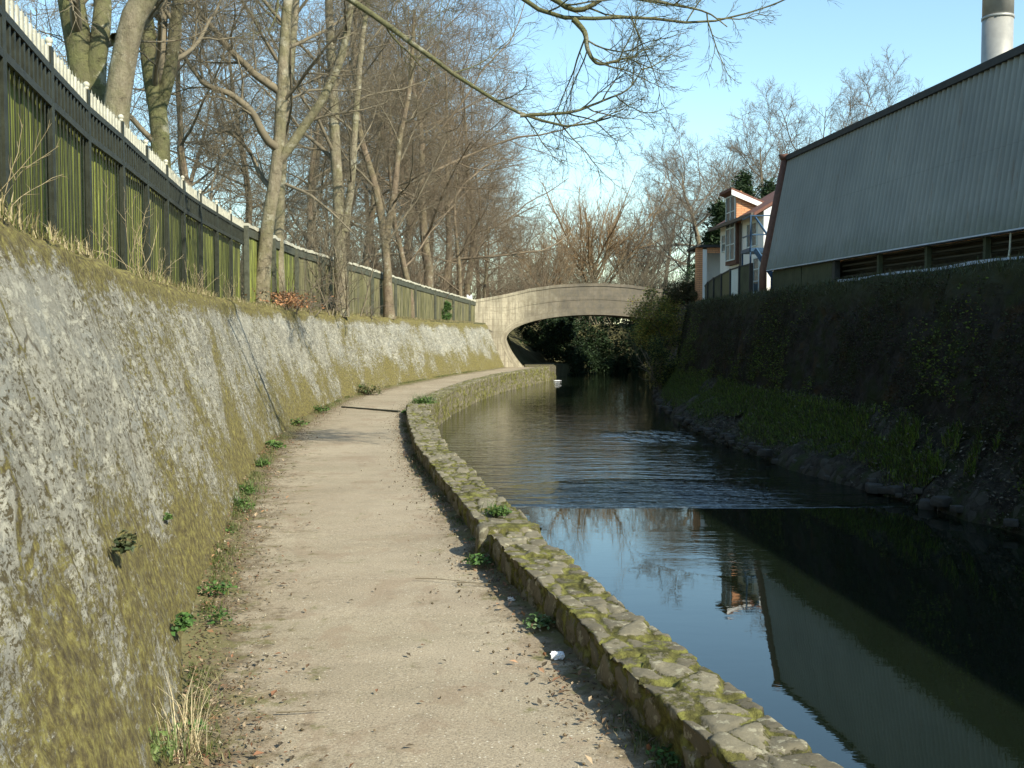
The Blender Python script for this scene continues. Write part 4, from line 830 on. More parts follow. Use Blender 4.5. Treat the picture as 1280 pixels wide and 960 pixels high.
# T2 pale leaning trunk, with the limbs that hang over the canal
D = 12.4
T2base = g0(140, D)
lead_tree(2, [([T2base, W_((150, 150), D), W_((157, 100), D), W_((166, 49), D), W_((186, 0), D), W_((225, -60), D), W_((290, -180), D), W_((340, -330), D-.3)], .175, .10),
              ([W_((160, 62), D), W_((153, 56), D), W_((150, 52), D-.1)], .08, .05),
              ([W_((225, -60), D), W_((300, -70), D-.3), W_((370, -40), D-.5), W_((431, 0), D-.7), W_((497, 44), D-.8), W_((550, 84), D-.8), W_((594, 116), D-.8), W_((631, 137), D-.8), W_((666, 153), D-.8), W_((722, 169), D-.8), W_((762, 150), D-.7)], .055, .009),
              ([W_((650, 148), D-.8), W_((716, 144), D-.8), W_((787, 116), D-.8), W_((800, 90), D-.8)], .022, .006),
              ([W_((290, -180), D), W_((420, -170), D-.4), W_((560, -80), D-.7), W_((647, 0), D-.9), W_((668, 25), D-1), W_((678, 41), D-1), W_((712, 31), D-1), W_((760, 30), D-1), W_((800, 19), D-1), W_((870, 47), D-1), W_((925, 25), D-1), W_((965, 12), D-1)], .055, .007),
              ([W_((715, 30), D-1), W_((730, 45), D-1), W_((733, 70), D-1), W_((745, 87), D-1), W_((790, 76), D-1)], .035, .008),
              ([W_((665, -10), D-1), W_((720, 25), D-1.05), W_((760, 0), D-1.1), W_((820, 10), D-1.1), W_((880, 20), D-1.1), W_((905, 40), D-1.1)], .035, .006)],
          T2base, 'pale leaning tree whose mossy bare limbs hang out over the canal', t0=.55, nlimb=8, limb_lr=.26, bark=M['bark'], twig=M['branch'], bare=(1,),
          plan=[dict(num=7, t0=.12, ang=.65, lr=.6, rr=.5, n=8, wig=.11, up=.03, sides=4, minr=.004), dict(num=5, t0=.12, ang=.6, lr=.6, rr=.55, n=6, wig=.10, up=.02, minr=.0028), dict(num=3, t0=.1, ang=.6, lr=.7, rr=.6, n=5, wig=.10, up=.02, minr=.0022)])
# T3 forked
D = 16.5
lead_tree(3, [([g0(207, D), W_((206, 200), D), W_((203, 135), D), W_((193, 85), D), W_((187, 30), D), W_((190, -60), D), W_((180, -260), D)], .18, .08),
              ([W_((204, 140), D), W_((216, 105), D), W_((224, 50), D), W_((232, 0), D), W_((240, -90), D), W_((262, -260), D)], .11, .05),
              ([W_((210, 118), D), W_((209, 60), D), W_((213, 0), D+.2), W_((216, -120), D+.4)], .08, .04)],
          g0(207, D), 'tree forking into a V above the railing, second trunk right of the leftmost', t0=.3, nlimb=8, bark=M['darkbark'])
# T4 front tree through the fence line
D = 20.3
lead_tree(4, [([(W_((326, 372), D)[0], D, 1.98), W_((332, 310), D), W_((341, 255), D), W_((349, 210), D), W_((353, 180), D), W_((356, 94), D), W_((367, 0), D), W_((372, -120), D), W_((385, -260), D)], .145, .06),
              ([W_((350, 205), D), W_((371, 180), D), W_((395, 145), D), W_((412, 120), D), W_((431, 75), D), W_((442, 19), D), W_((450, -60), D)], .10, .05),
              ([W_((352, 190), D), W_((337, 180), D-.2), W_((319, 142), D-.4), W_((292, 120), D-.6), W_((260, 112), D-.8), W_((225, 60), D-1)], .09, .03),
              ([W_((355, 120), D), W_((322, 97), D), W_((290, 65), D-.3), W_((262, 30), D-.5), W_((240, 0), D-.7)], .085, .035),
              ([W_((344, 240), D), W_((330, 225), D+.3), W_((315, 190), D+.5), W_((290, 165), D+.6), W_((270, 170), D+.6)], .06, .02),
              ([W_((360, 232), D), W_((390, 245), D-.3), W_((420, 270), D-.5), W_((450, 300), D-.8)], .035, .01)],
          (W_((326, 372), D)[0], D, 1.98), 'forked bare tree standing in front of the fence with leaves at its foot', nlimb=7, limb_lr=.35, t0=.35, bare=())
D = 22.6
lead_tree(14, [([g0(349, D), W_((350, 300), D), W_((352, 250), D), W_((360, 140), D), W_((374, 30), D), W_((380, -90), D), W_((390, -240), D)], .125, .05)],
          g0(349, D), 'slim pale trunk rising close behind the forked tree at the fence', nlimb=9, t0=.3)
D = 27.5
lead_tree(5, [([g0(427, D), W_((427, 330), D), W_((424, 225), D), W_((420, 150), D), W_((416, 37), D), W_((410, -80), D), W_((415, -200), D)], .175, .07),
              ([W_((432, 290), D), W_((440, 240), D), W_((447, 150), D), W_((455, 60), D), W_((470, -40), D)], .11, .05)],
          g0(427, D), 'tall two stemmed bare tree behind the far board fence, nearest of them', nlimb=10, t0=.25)
D = 33
lead_tree(6, [([g0(487, D), W_((484, 320), D), W_((479, 280), D), W_((470, 230), D), W_((450, 170), D), W_((445, 80), D), W_((450, -20), D)], .15, .05),
              ([W_((483, 300), D), W_((495, 240), D), W_((500, 180), D), W_((515, 110), D), W_((520, 20), D)], .12, .05)],
          g0(487, D), 'bare tree with a sharply forked low trunk behind the middle of the board fence', nlimb=9, t0=.2, bark=M['bark2'])
# prototypes for the wood behind
protos = [auto_tree(101, 17, .20, 1.0, 14, .22, .035), auto_tree(102, 15, .17, 1.1, 14, .2, .03), auto_tree(103, 19, .23, .9, 15, .2, .04), auto_tree(104, 12, .13, 1.1, 14, .14, .04)]
pm = [(T.mesh(0, 'trunk'), T.mesh(1, 'crown')) for T in protos]
def wood(k, x, y, z, label, twig, sc=1, rz=0, group='bare trees of the wood behind the board fence', name='bare_tree', bark=None, szz=1):
    t = thing(name, label, 'tree', (x, y, z), group, rz); t.scale = (sc, sc, sc*szz)
    key = (k, twig.name)
    if key not in wood.c:
        a, b = pm[k][0].copy(), pm[k][1].copy(); a.materials.append(bark or M['bark2']); b.materials.append(twig); wood.c[key] = (a, b)
    for nm, me in zip(('trunk', 'crown'), wood.c[key]):
        o = bpy.data.objects.new(nm, me); COL.objects.link(o); o.parent = t
    return t
wood.c = {}
rs = random.Random(12)
LW = 'bare brown tree among the many in the wood behind the board fence'
spots = [(262, 26, 1, .8), (305, 36, 2, .75), (385, 34, 1, .85), (400, 44, 2, .9), (455, 40, 0, .9), (515, 37, 1, .75), (535, 42, 2, .95), (552, 50, 0, 1.05), (505, 52, 2, 1.05), (470, 60, 0, 1.1),
         (575, 47, 3, .95), (585, 56, 2, .95), (600, 63, 1, .9), (560, 66, 2, 1.15), (612, 72, 1, .95), (530, 74, 0, 1.3), (440, 72, 2, 1.1), (350, 62, 0, 1.0), (240, 50, 2, .9), (150, 36, 1, .8), (90, 55, 0, 1.0),
         (580, 80, 0, 1.1), (540, 60, 3, 1.1), (490, 80, 2, 1.2), (20, 34, 0, .8), (400, 90, 0, 1.2), (300, 85, 1, 1.1), (605, 51, 3, .7), (572, 58, 1, 1.0), (625, 80, 3, 1.0)]
for (px, D, k, sc) in spots:
    wood(k, (px-640)/1300*D, D, 2.0, LW, M['twig_red'] if px > 500 else M['twig'], sc, rs.uniform(0, 6.28))
# individual trees right of the wood
wood(3, 3.2, 76, 2.0, 'low rounded bare tree just right of the tall brown wood, above the bridge', M['twig_pale'], .75, 1.1, None)
# orange-topped upright tree: dense upright shoots
def shoot_tree(seed, H, wid, n):
    T = Tree(seed); P, Rr = T.mk(np.zeros((1, 3)), np.array([[0, 0, 1.]]), np.array([H*.35]), np.array([.22]), 6, .04, .05, .6); P[:, 0, 2] -= .3; T.put(0, P, Rr, 9)
    Q, QR, L = T.kids(P, Rr, np.array([H]), n, .3, .7, .66, .4, 10, .09, .07, taper=.2); T.put(1, Q, QR, 5)
    twigs(T, Q, QR, L, [dict(num=16, t0=.15, ang=.6, lr=.42, rr=.45, n=6, wig=.12, up=.10, sides=3, minr=.009), dict(num=14, t0=.1, ang=.6, lr=.5, rr=.6, n=4, wig=.12, up=.08, minr=.006)]); return T
SH = shoot_tree(201, 11, 4, 22)
put_tree(SH, 'shoot_tree', (5.2, 66, 2), 'dense round tree with orange tipped upright shoots behind the bridge', M['bark2'], M['twig_orange'])
pm.append((SH.mesh(0, 'trunk'), SH.mesh(1, 'crown')))
wood(4, 8.3, 72, 2, 'second dense shoot tree, paler and lower, right of the orange tipped one', M['twig_pale'], .85, 2, None)
wood(4, 2.2, 62, 2, 'small dense shoot tree left of the orange tipped one, over the bridge parapet', M['twig_orange'], .7, 4, None)
# trees behind the houses
PLAN_C = [dict(num=11, t0=.12, ang=.75, lr=.55, rr=.45, n=7, wig=.11, up=.04, sides=4, minr=.016), dict(num=9, t0=.12, ang=.7, lr=.55, rr=.45, n=5, wig=.12, up=.03, minr=.009), dict(num=8, t0=.1, ang=.7, lr=.6, rr=.55, n=4, wig=.12, up=.02, minr=.0065)]
CT = [auto_tree(301, 15, .34, .95, 13, .3, .045, PLAN_C, .6), auto_tree(302, 15, .28, .85, 14, .28, .05, PLAN_C, .52)]
for T in CT: pm.append((T.mesh(0, 'trunk'), T.mesh(1, 'crown')))
def at(px, D): return (px-640)/1300*D
LG = None
wood(5, at(890, 72), 72, 2.7, 'wide crowned bare tree standing left of the dark conifers and the white house', M['twig_pale'], .98, .4, None)
wood(6, at(968, 78), 78, 2.7, 'tall bare tree right above the white house roof', M['twig_pale'], 1.20, 2.1, None)
wood(5, at(1012, 84), 84, 2.7, 'broad bare tree over the far end of the shed roof', M['twig_pale'], 1.28, 3.3, None)
wood(6, at(1100, 88), 88, 2.7, 'slender bare tree top showing alone above the shed roof, rightmost', M['twig_pale'], 1.42, 5, None)
wood(6, at(830, 82), 82, 2.7, 'smaller bare tree left of the wide crowned one', M['twig_pale'], .85, 1, None)
wood(5, at(855, 62), 62, 2.7, 'low bare tree beside the flat roofed annex', M['twig_pale'], .52, 3, None)
wood(6, at(800, 92), 92, 2.7, 'distant bare tree in the gap over the bridge crown', M['twig_pale'], .85, 5.5, None)
wood(5, at(935, 95), 95, 2.7, 'far bare tree between the wide crowned tree and the white house', M['twig_pale'], 1.05, 2.5, None)

# ------------------------------------------------------------------ foliage helpers
def leaves(n, centers, size, cols, rng, up=.3, aspect=.55, spread=None):
    """centers (n,3) ; rhombic leaves with a fold"""
    c = np.asarray(centers); n = len(c); d = rng.normal(0, 1, (n, 3)); d[:, 2] = np.abs(d[:, 2])*.4+rng.normal(0, .3, n); d /= np.linalg.norm(d, axis=1, keepdims=True)
    nn = rng.normal(0, 1, (n, 3)); nn[:, 2] += up*4; w = np.cross(d, nn); w /= np.linalg.norm(w, axis=1, keepdims=True)+1e-9
    s = size*rng.uniform(.6, 1.3, (n, 1)); f = np.cross(w, d)*s*.12
    V = np.stack([c-d*s*.5, c+w*s*aspect*.5+f, c+d*s*.5, c-w*s*aspect*.5+f], 1)
    F = (np.arange(n)*4)[:, None]+np.array([0, 1, 2, 3]); F = np.concatenate([F[:, [0, 1, 2]], F[:, [0, 2, 3]]])
    pick = rng.randint(0, len(cols), n); cc = np.array(cols)[pick]*rng.uniform(.7, 1.25, (n, 1)); return V.reshape(-1, 3), F, np.repeat(cc, 4, 0)
def blades(bases, h, w, cols, rng, lean=.5):
    b = np.asarray(bases); n = len(b); a = rng.uniform(0, 6.28, n); d = np.stack([np.cos(a), np.sin(a), 0*a], -1); s = np.stack([-np.sin(a), np.cos(a), 0*a], -1); hh = (h*rng.uniform(.5, 1.3, n))[:, None]; ln = (lean*rng.uniform(.2, 1.3, n))[:, None]
    up = np.array([0, 0, 1.]); m = b+up*hh*.55+d*hh*ln*.35; t = b+up*hh*(1-.25*ln)+d*hh*ln; ww = w*rng.uniform(.6, 1.3, (n, 1))
    V = np.stack([b-s*ww, b+s*ww, m+s*ww*.7, m-s*ww*.7, t], 1); k = (np.arange(n)*5)[:, None]; F = np.concatenate([k+[0, 1, 2], k+[0, 2, 3], k+[3, 2, 4]])
    cc = np.array(cols)[rng.randint(0, len(cols), n)]*rng.uniform(.7, 1.2, (n, 1)); return V.reshape(-1, 3), F, np.repeat(cc, 5, 0)
GREEN = [(.06, .13, .03), (.09, .17, .04), (.05, .10, .03)]; YG = [(.34, .31, .06), (.22, .22, .05), (.40, .33, .07)]; DKG = [(.02, .04, .015), (.03, .055, .02)]; BRN = [(.11, .07, .04), (.15, .10, .06), (.08, .055, .035), (.30, .23, .15), (.20, .10, .055), (.09, .07, .045)]
STRAW = [(.38, .32, .19), (.30, .25, .14), (.22, .19, .09)]
def cloud(rng, n, c, r, k=14, surf=.35):
    cc = rng.normal(0, 1, (k, 3)); cc /= np.linalg.norm(cc, axis=1, keepdims=True); cc = cc*rng.uniform(.3, .85, (k, 1))*np.array(r); rr = rng.uniform(.2, .42, k)*min(r)
    i = rng.randint(0, k, n); d = rng.normal(0, 1, (n, 3)); d /= np.linalg.norm(d, axis=1, keepdims=True); p = cc[i]+d*rr[i][:, None]*rng.uniform(.5, 1.15, (n, 1)); return p+np.array(c)
def bush(name, label, cat, loc, r, n, size, cols, seed, group=None, k=16, stems=6, zoff=.9):
    rng = np.random.RandomState(seed); t = thing(name, label, cat, loc, group)
    P = cloud(rng, n, (0, 0, r[2]*zoff), r, k); P = P[P[:, 2] > -.05]; V, F, C = leaves(n, P, size, cols, rng); link('foliage', np_mesh('foliage', V, F, False, col=C), M['leaf'], t)
    T = Tree(seed); Q, QR = T.mk(np.zeros((stems, 3)), np.stack([rng.normal(0, .5, stems), rng.normal(0, .5, stems), np.ones(stems)], -1), np.full(stems, r[2]*1.5), np.full(stems, .03), 8, .12, .02); T.put(1, Q, QR, 5)
    K, KR, L = T.kids(Q, QR, np.full(stems, r[2]*1.5), 9, .15, .7, .4, .5, 5, .15, .02, minr=.006); T.put(1, K, KR, 3)
    link('stems', T.mesh(1, 'stems'), M['twig'], t); return t
bush('shrub', 'yellow green leafy shrub sprawling over the wall at the right end of the bridge', 'shrub', (5.1, 36.4, .95), (1.2, 1.3, 1.3), 16000, .065, YG+GREEN[:1]+[(.14, .09, .04)], 41, k=34)
bush('shrub', 'lower dark shrub drooping to the water right of the arch', 'shrub', (5.05, 35.0, -.4), (.85, 1.2, 1.1), 8000, .065, DKG+YG[1:2], 42, k=22)
bush('shrub', 'brownish shrub on the bank top between the bridge and the dark fence', 'shrub', (6.1, 36.0, 2.3), (1.0, 1.1, .65), 7000, .065, [(.08, .07, .03), (.12, .09, .04), (.05, .06, .02)], 43, k=22)
# dark evergreens behind the house
def conifer(label, loc, H, r, seed):
    rng = np.random.RandomState(seed); t = thing('conifer', label, 'tree', loc); T = Tree(seed)
    P, Rr = T.mk(np.zeros((1, 3)), np.array([[0, 0, 1.]]), np.array([H]), np.array([.2]), 10, .02, .02, .1); T.put(0, P, Rr, 8); link('trunk', T.mesh(0, 'trunk'), M['bark2'], t)
    pts = []
    for k in range(70):
        z = H*rng.uniform(.12, 1)**1.0; a = rng.uniform(0, 6.28); R_ = r*(1-z/H)**.7*rng.uniform(.5, 1.15)+.2; m = 130; f = rng.rand(m)**.6
        pts.append(np.stack([np.cos(a)*R_*f, np.sin(a)*R_*f, z-.25*R_*f*f+0*f], -1)+rng.normal(0, .16, (m, 3)))
    V, F, C = leaves(0, np.concatenate(pts), .24, DKG, rng, aspect=.4); link('crown', np_mesh('crown', V, F, False, col=C), M['leaf'], t)
conifer('dark evergreen left of the white house chimney side, taller of two', (at(925, 58), 58, 2.7), 7.6, 1.8, 51)
conifer('low dark evergreen touching the white house eaves, left one', (at(900, 54), 54, 2.7), 5.4, 1.9, 52)
conifer('dark evergreen behind the white house roof at the shed pipe', (at(960, 60), 60, 2.7), 7.4, 2.2, 53)
# undergrowth of the wood and beyond the bridge
def scrub(name, n, xr, yr, zr, cols, seed, size=.14, kind='stuff', zf=None, k=60, rr=(1.6, 1.6, 1.1), mat='leaf'):
    rng = np.random.RandomState(seed); P = []
    for i in range(k):
        x = rng.uniform(*xr); y = rng.uniform(*yr); z = rng.uniform(*zr) if zf is None else zf(x, y)+rng.uniform(*zr)
        P.append(cloud(rng, n//k, (x, y, z), np.array(rr)*rng.uniform(.6, 1.2), 7))
    P = np.concatenate(P); V, F, C = leaves(0, P, size, cols, rng); return tag(link(name, np_mesh(name, V, F, False, col=C), M[mat]), kind=kind)
def farbank(x, y): return 0
scrub('undergrowth', 30000, (2.5, 14), (57, 64), (-1.0, 3.2), DKG, 61, .17, k=110)
_rg = np.random.RandomState(65); _P = [cloud(_rg, 260, (float(np.interp(q, [49.5, 53, 56, 59, 62, 65], [1.9, 2.8, 4.1, 6, 11, 30]))+_rg.uniform(-.3, .3), q, _rg.uniform(-1.2, .5)), (.7, .7, .6), 7) for q in _rg.uniform(53, 63, 110)]
_P = np.concatenate(_P); V, F, C = leaves(0, _P, .12, DKG, _rg); tag(link('bank_undergrowth', np_mesh('bank_undergrowth', V, F, False, col=C), M['leaf']), kind='stuff')
scrub('undergrowth', 16000, (.6, 3.0), (52.5, 58), (.6, 2.6), DKG, 63, .15, k=40, rr=(.9, 1.2, .8))
for k_, (x_, y_, r_) in enumerate([(9.0, 46.4, (1.3, 1.6, 1.4)), (11.8, 49.5, (2.0, 1.6, 1.6)), (9.8, 52, (1.6, 1.6, 1.8))]):  # evergreens added so their shadows darken the bank beyond the bridge
    bush('shade_shrub', ['dark evergreen shrub behind the sprawling yellow shrub at the bridge end', 'dark evergreen shrub mass deep behind the bridge end, farthest right', 'dark evergreen shrub on the far bank seen past the bridge parapet'][k_], 'shrub', (x_, y_, 2.2), r_, 9000, .11, DKG, 640+k_, k=26)  # all three shrubs are added for shade
scrub('bank_undergrowth', 9000, (7.6, 12), (49.5, 56), (-.8, 2.4), DKG+[(.07, .08, .02), (.09, .07, .03)], 62, .13, k=40)
# twiggy thicket behind the fence and the bridge (bare brushwood that reads as one mass)
def thicket(name, spots, twig, seed, H=3.2):
    T = Tree(seed); rg = T.r; B = len(spots); m = 7; base = np.repeat(np.array(spots, float), m, 0); base[:, :2] += rg.normal(0, .25, (B*m, 2))
    d = np.stack([rg.normal(0, .35, B*m), rg.normal(0, .35, B*m), np.ones(B*m)], -1); L = H*rg.uniform(.6, 1.2, B*m)
    Q, QR = T.mk(base, d, L, np.full(B*m, .022), 7, .1, .02); T.put(1, Q, QR, 3); twigs(T, Q, QR, L, [dict(num=9, t0=.1, ang=.55, lr=.45, rr=.5, n=5, wig=.12, up=.05, minr=.008), dict(num=6, t0=.1, ang=.55, lr=.5, rr=.6, n=4, wig=.12, up=.03, minr=.006)])
    return tag(link(name, T.mesh(1, name), twig), kind='stuff')
rs2 = np.random.RandomState(8)
thicket('thicket', [(at(rs2.uniform(380, 690 if d_ > 54 else 540), d_), d_, 2.0) for d_ in rs2.uniform(40, 75, 110)], M['twig_red'], 71, 3.6)
thicket('thicket', [(at(rs2.uniform(640, 880), d_), d_, 2.0) for d_ in rs2.uniform(56, 85, 90)], M['twig'], 72, 3.6)
thicket('thicket', [(at(rs2.uniform(-100, 430), d_), d_, 2.0) for d_ in rs2.uniform(26, 70, 90)], M['twig'], 73, 3.0)

# ---- right bank greenery
rng = np.random.RandomState(81); n = 110000
y = rng.uniform(6, 40, n); f = rng.beta(2.2, 1.6, n); x = WR(y)+(RT(y)-.5-WR(y))*f; keep = fbm(x*.8, y*.45, seed=82)+.3*fbm(x*2, y*2, seed=84)+np.interp(y, [6, 10, 13, 18, 36], [-.2, -.1, .08, .3, .4])+np.interp(f, [0, .25, .5], [-.25, -.05, .1]) > .03; x, y, f = x[keep], y[keep], f[keep]
z = np.interp(f, [0, .10, .22, .45, .75, 1], [-.75, -.6, -.38, -.2, .05, .42])
V, F, C = blades(np.stack([x, y, z], -1), .13, .006, [(.05, .09, .014), (.11, .17, .02), (.05, .055, .02), (.18, .23, .03), (.10, .085, .04)], rng, .8)
tag(link('bank_grass', np_mesh('bank_grass', V, F, False, col=C), M['leaf']), kind='stuff')
n = 60000; y = rng.uniform(6, 38, n); h = rng.beta(1.0, 2.2, n); keep = fbm(y*.5, h*2.2, seed=86)+.4*fbm(y*2, h*6, seed=87)-.15*h > .06; y, h = y[keep], h[keep]
x = RT(y)-.55+.48*h-.04-rng.uniform(0, .10, len(y)); V, F, C = leaves(0, np.stack([x, y, -.2+2.66*h], -1), .045, [(.035, .05, .012), (.06, .08, .015), (.10, .13, .02), (.07, .045, .02), (.13, .17, .02)], rng, up=.1)
tag(link('wall_creeper', np_mesh('wall_creeper', V, F, False, col=C), M['leaf']), kind='stuff')
rng = np.random.RandomState(187); n = 70000; y = rng.uniform(6, 38, n); h = rng.beta(1.2, 1.2, n); keep = fbm(y*.8, h*3, seed=188)+.5*fbm(y*4, h*10, seed=189) > -.02; y, h = y[keep], h[keep]
x = RT(y)-.55+.48*h-.02-rng.uniform(0, .09, len(y)); V, F, C = leaves(0, np.stack([x, y, -.2+2.66*h], -1), .04, [(.025, .03, .010), (.04, .05, .014), (.05, .035, .018), (.03, .024, .014)], rng, up=.1)
tag(link('wall_creeper', np_mesh('wall_creeper', V, F, False, col=C), M['leaf']), kind='stuff')
n = 16000; y = rng.uniform(7, 38, n); f = rng.rand(n)**1.3; x = WR(y)+(RT(y)-.5-WR(y))*f; z = np.interp(f, [0, .10, .22, .45, .75, 1], [-.6, -.5, -.33, -.15, .1, .47]); V, F, C = leaves(0, np.stack([x, y, z+rng.rand(n)*.05], -1), .05, [(.06, .045, .03), (.10, .08, .05), (.04, .05, .018), (.14, .12, .09)], rng, up=1)
tag(link('bank_litter', np_mesh('bank_litter', V, F, False, col=C), M['litter']), kind='stuff')
# overhanging fringe on the right wall top
n = 20000; y = rng.uniform(6, 40, n); x = RT(y)+rng.uniform(-.12, .35, n); V, F, C = blades(np.stack([x, y, np.full(n, 2.44)+rng.uniform(-.25, .06, n)], -1), .13, .006, [(.07, .08, .03), (.10, .09, .045), (.05, .06, .02)], rng, 1.3)
tag(link('wall_top_grass', np_mesh('wall_top_grass', V, F, False, col=C), M['leaf']), kind='stuff')
# rubble at the far waterline: loose stones
rng = np.random.RandomState(90); Vs = []; Fs = []; o = 0
A0, F0 = end_block(0, 0, 0, 5, '', '')
for k in range(260):
    y = rng.uniform(8, 40); x = float(WR(y)[0])+rng.uniform(-.05, .35); s = rng.uniform(.05, .22)*np.array([1, 1.2, .6]); a = rng.uniform(0, 6.28); Rm = np.array([[math.cos(a), -math.sin(a), 0], [math.sin(a), math.cos(a), 0], [0, 0, 1]])
    Vs.append((A0*s)@Rm.T+np.array([x, y, -.58+.15*rng.rand()])); Fs.append(F0+o); o += len(A0)
me = np_mesh('stones', np.concatenate(Vs), np.concatenate(Fs), col=np.tile([.3, .4, .6], (o, 1))); tag(link('bank_stones', me, m_plain('dark_stone', (.05, .045, .037), .9, .4, 9, .6)), kind='stuff')

# ---- grass, straw and leaves on the left wall top
rng = np.random.RandomState(95); n = 30000; y = rng.uniform(3, 46, n)**1.0; off = rng.uniform(.66, 1.25, n); clump = fbm(y*1.6, off*3, seed=96) > -.05
y, off = y[clump], off[clump]; x = LB(y)-off; z = 2.06-np.clip((y-30)/18, 0, 1)*.12; z = np.full(len(y), 1.)*z
V, F, C = blades(np.stack([x, y, z], -1), .11, .0032, STRAW+STRAW+[(.16, .17, .05), (.12, .14, .04)], rng, 1.0)
tag(link('dry_grass', np_mesh('dry_grass', V, F, False, col=C), M['straw']), kind='stuff')
# tall dead stems in front of the railing: countable weeds
def stem_plant(loc, H, n, seed, label, cols=STRAW, group='dead stems on the wall top'):
    rng = np.random.RandomState(seed); T = Tree(seed); b = np.zeros((n, 3)); b[:, :2] = rng.normal(0, .06, (n, 2)); d = np.stack([rng.normal(0, .35, n), rng.normal(0, .35, n), np.ones(n)], -1); L = H*rng.uniform(.5, 1.1, n)
    Q, QR = T.mk(b, d, L, np.full(n, .0035), 8, .1, -.03); T.put(1, Q, QR, 3); K, KR, _ = T.kids(Q, QR, L, 4, .4, .6, .25, .6, 4, .15, 0, minr=.002); T.put(1, K, KR, 3)
    return tag(link('dead_stems', T.mesh(1, 'dead_stems'), m_straw), label, 'plant', group)
m_straw = m_plain('dead_stem', (.34, .28, .17), .8, .3, 10)
for k, (y, H, nn, lb) in enumerate([(4.6, .5, 7, 'dead straw stems at the left picture edge before the first railing post'), (7.4, .35, 9, 'dead stems on the wall top by the second railing post'), (9.2, .75, 12, 'tallest dead stems leaning on the railing above the mossy ledge'), (10.6, .5, 12, 'bushy dead stems just right of the tallest ones'), (13.5, .45, 14, 'dead stems low before the middle of the green fence'), (16.5, .45, 12, 'dead stems left of the forked tree foot')]):
    o = stem_plant(None, H, nn, 400+k, lb); o.location = (float(LB(y)[0])-.85, y, 2.08)
# brambles and brushwood in front of the far fence
def bramble(y, x, seed, n, L0, label, z=1.98):
    rng = np.random.RandomState(seed); T = Tree(seed); b = np.zeros((n, 3)); b[:, :2] = rng.normal(0, .15, (n, 2)); d = np.stack([rng.normal(.1, .6, n), rng.normal(0, .7, n), np.ones(n)*.9], -1); L = L0*rng.uniform(.6, 1.2, n)
    Q, QR = T.mk(b, d, L, np.full(n, .012), 10, .1, -.02, .3, .25); T.put(1, Q, QR, 4); K, KR, L2 = T.kids(Q, QR, L, 7, .15, .7, .35, .5, 6, .15, -.02, minr=.004); T.put(1, K, KR, 3)
    o = link('bramble', T.mesh(1, 'bramble'), M['twig_pale'], None); o.location = (x, y, z); return tag(o, label, 'plant', 'brambles before the board fence')
for k, (y, nn, L0, lb) in enumerate([(21.5, 14, 1.1, 'bramble tangle right of the forked tree foot'), (24, 16, 1.3, 'bramble tangle with arching canes before the board fence'), (27, 12, 1.4, 'third bramble from the forked tree, its canes reaching over the wall'), (30.5, 10, .9, 'small bramble before the middle of the far board fence')]):
    bramble(y, float(LB(y)[0])-.85, 500+k, nn, L0, lb)
rng = np.random.RandomState(97); P = np.stack([LB(22)[0]-.8+rng.normal(0, .25, 900), rng.normal(21.6, .9, 900), 2.12+rng.rand(900)*.28], -1); V, F, C = leaves(0, P, .07, [(.30, .15, .08), (.38, .2, .1), (.22, .12, .06)], rng)
tag(link('russet_leaves', np_mesh('russet_leaves', V, F, False, col=C), M['litter']), kind='stuff')
b = bush('ivy_plant', 'green ivy bush against the far board fence near the bridge', 'plant', (FX(41.3)+.12, 41.3, 1.98), (.45, .5, .5), 1800, .08, GREEN, 98, k=10, stems=3)

# ---- litter, weeds and tufts along the path
rng = np.random.RandomState(110)
def ground_leaves(name, n, yr, fr, side, size, cols, seed, ypow=1.6):
    rng = np.random.RandomState(seed); y = yr[0]+(yr[1]-yr[0])*rng.rand(n)**ypow; d = np.abs(rng.normal(0, fr, n))
    cl = fbm(y*2.1, d*5, seed=seed)+.25 > rng.uniform(-.1, .5, n); y, d = y[cl], d[cl]; n = len(y)
    x = LB(y)+.03+d if side < 0 else RB(y)-.02-d; x = x-.05*(side < 0); z = np.full(n, .014)+rng.rand(n)*.014+(.07*np.clip(1-d/.2, 0, 1) if side < 0 else .02*np.clip(1-d/.2, 0, 1))
    V, F, C = leaves(0, np.stack([x, y, z], -1), size, cols, rng, up=1.6); V[:, 2] = np.maximum(V[:, 2], .012)
    return tag(link(name, np_mesh(name, V, F, False, col=C), M['litter']), kind='stuff')
ground_leaves('leaf_litter', 9500, (2.2, 30), .20, -1, .021, BRN, 111)
ground_leaves('leaf_litter', 2600, (2.2, 20), .12, 1, .024, BRN, 112, 1.5)
ground_leaves('fallen_leaves', 420, (2.6, 16), .28, -1, .045, BRN+[(.30, .17, .09)], 113)
ground_leaves('fallen_leaves', 260, (2.6, 14), .16, 1, .045, BRN+[(.33, .2, .12)], 114)
ground_leaves('fallen_leaves', 160, (2.8, 14), .9, -1, .03, BRN, 115)
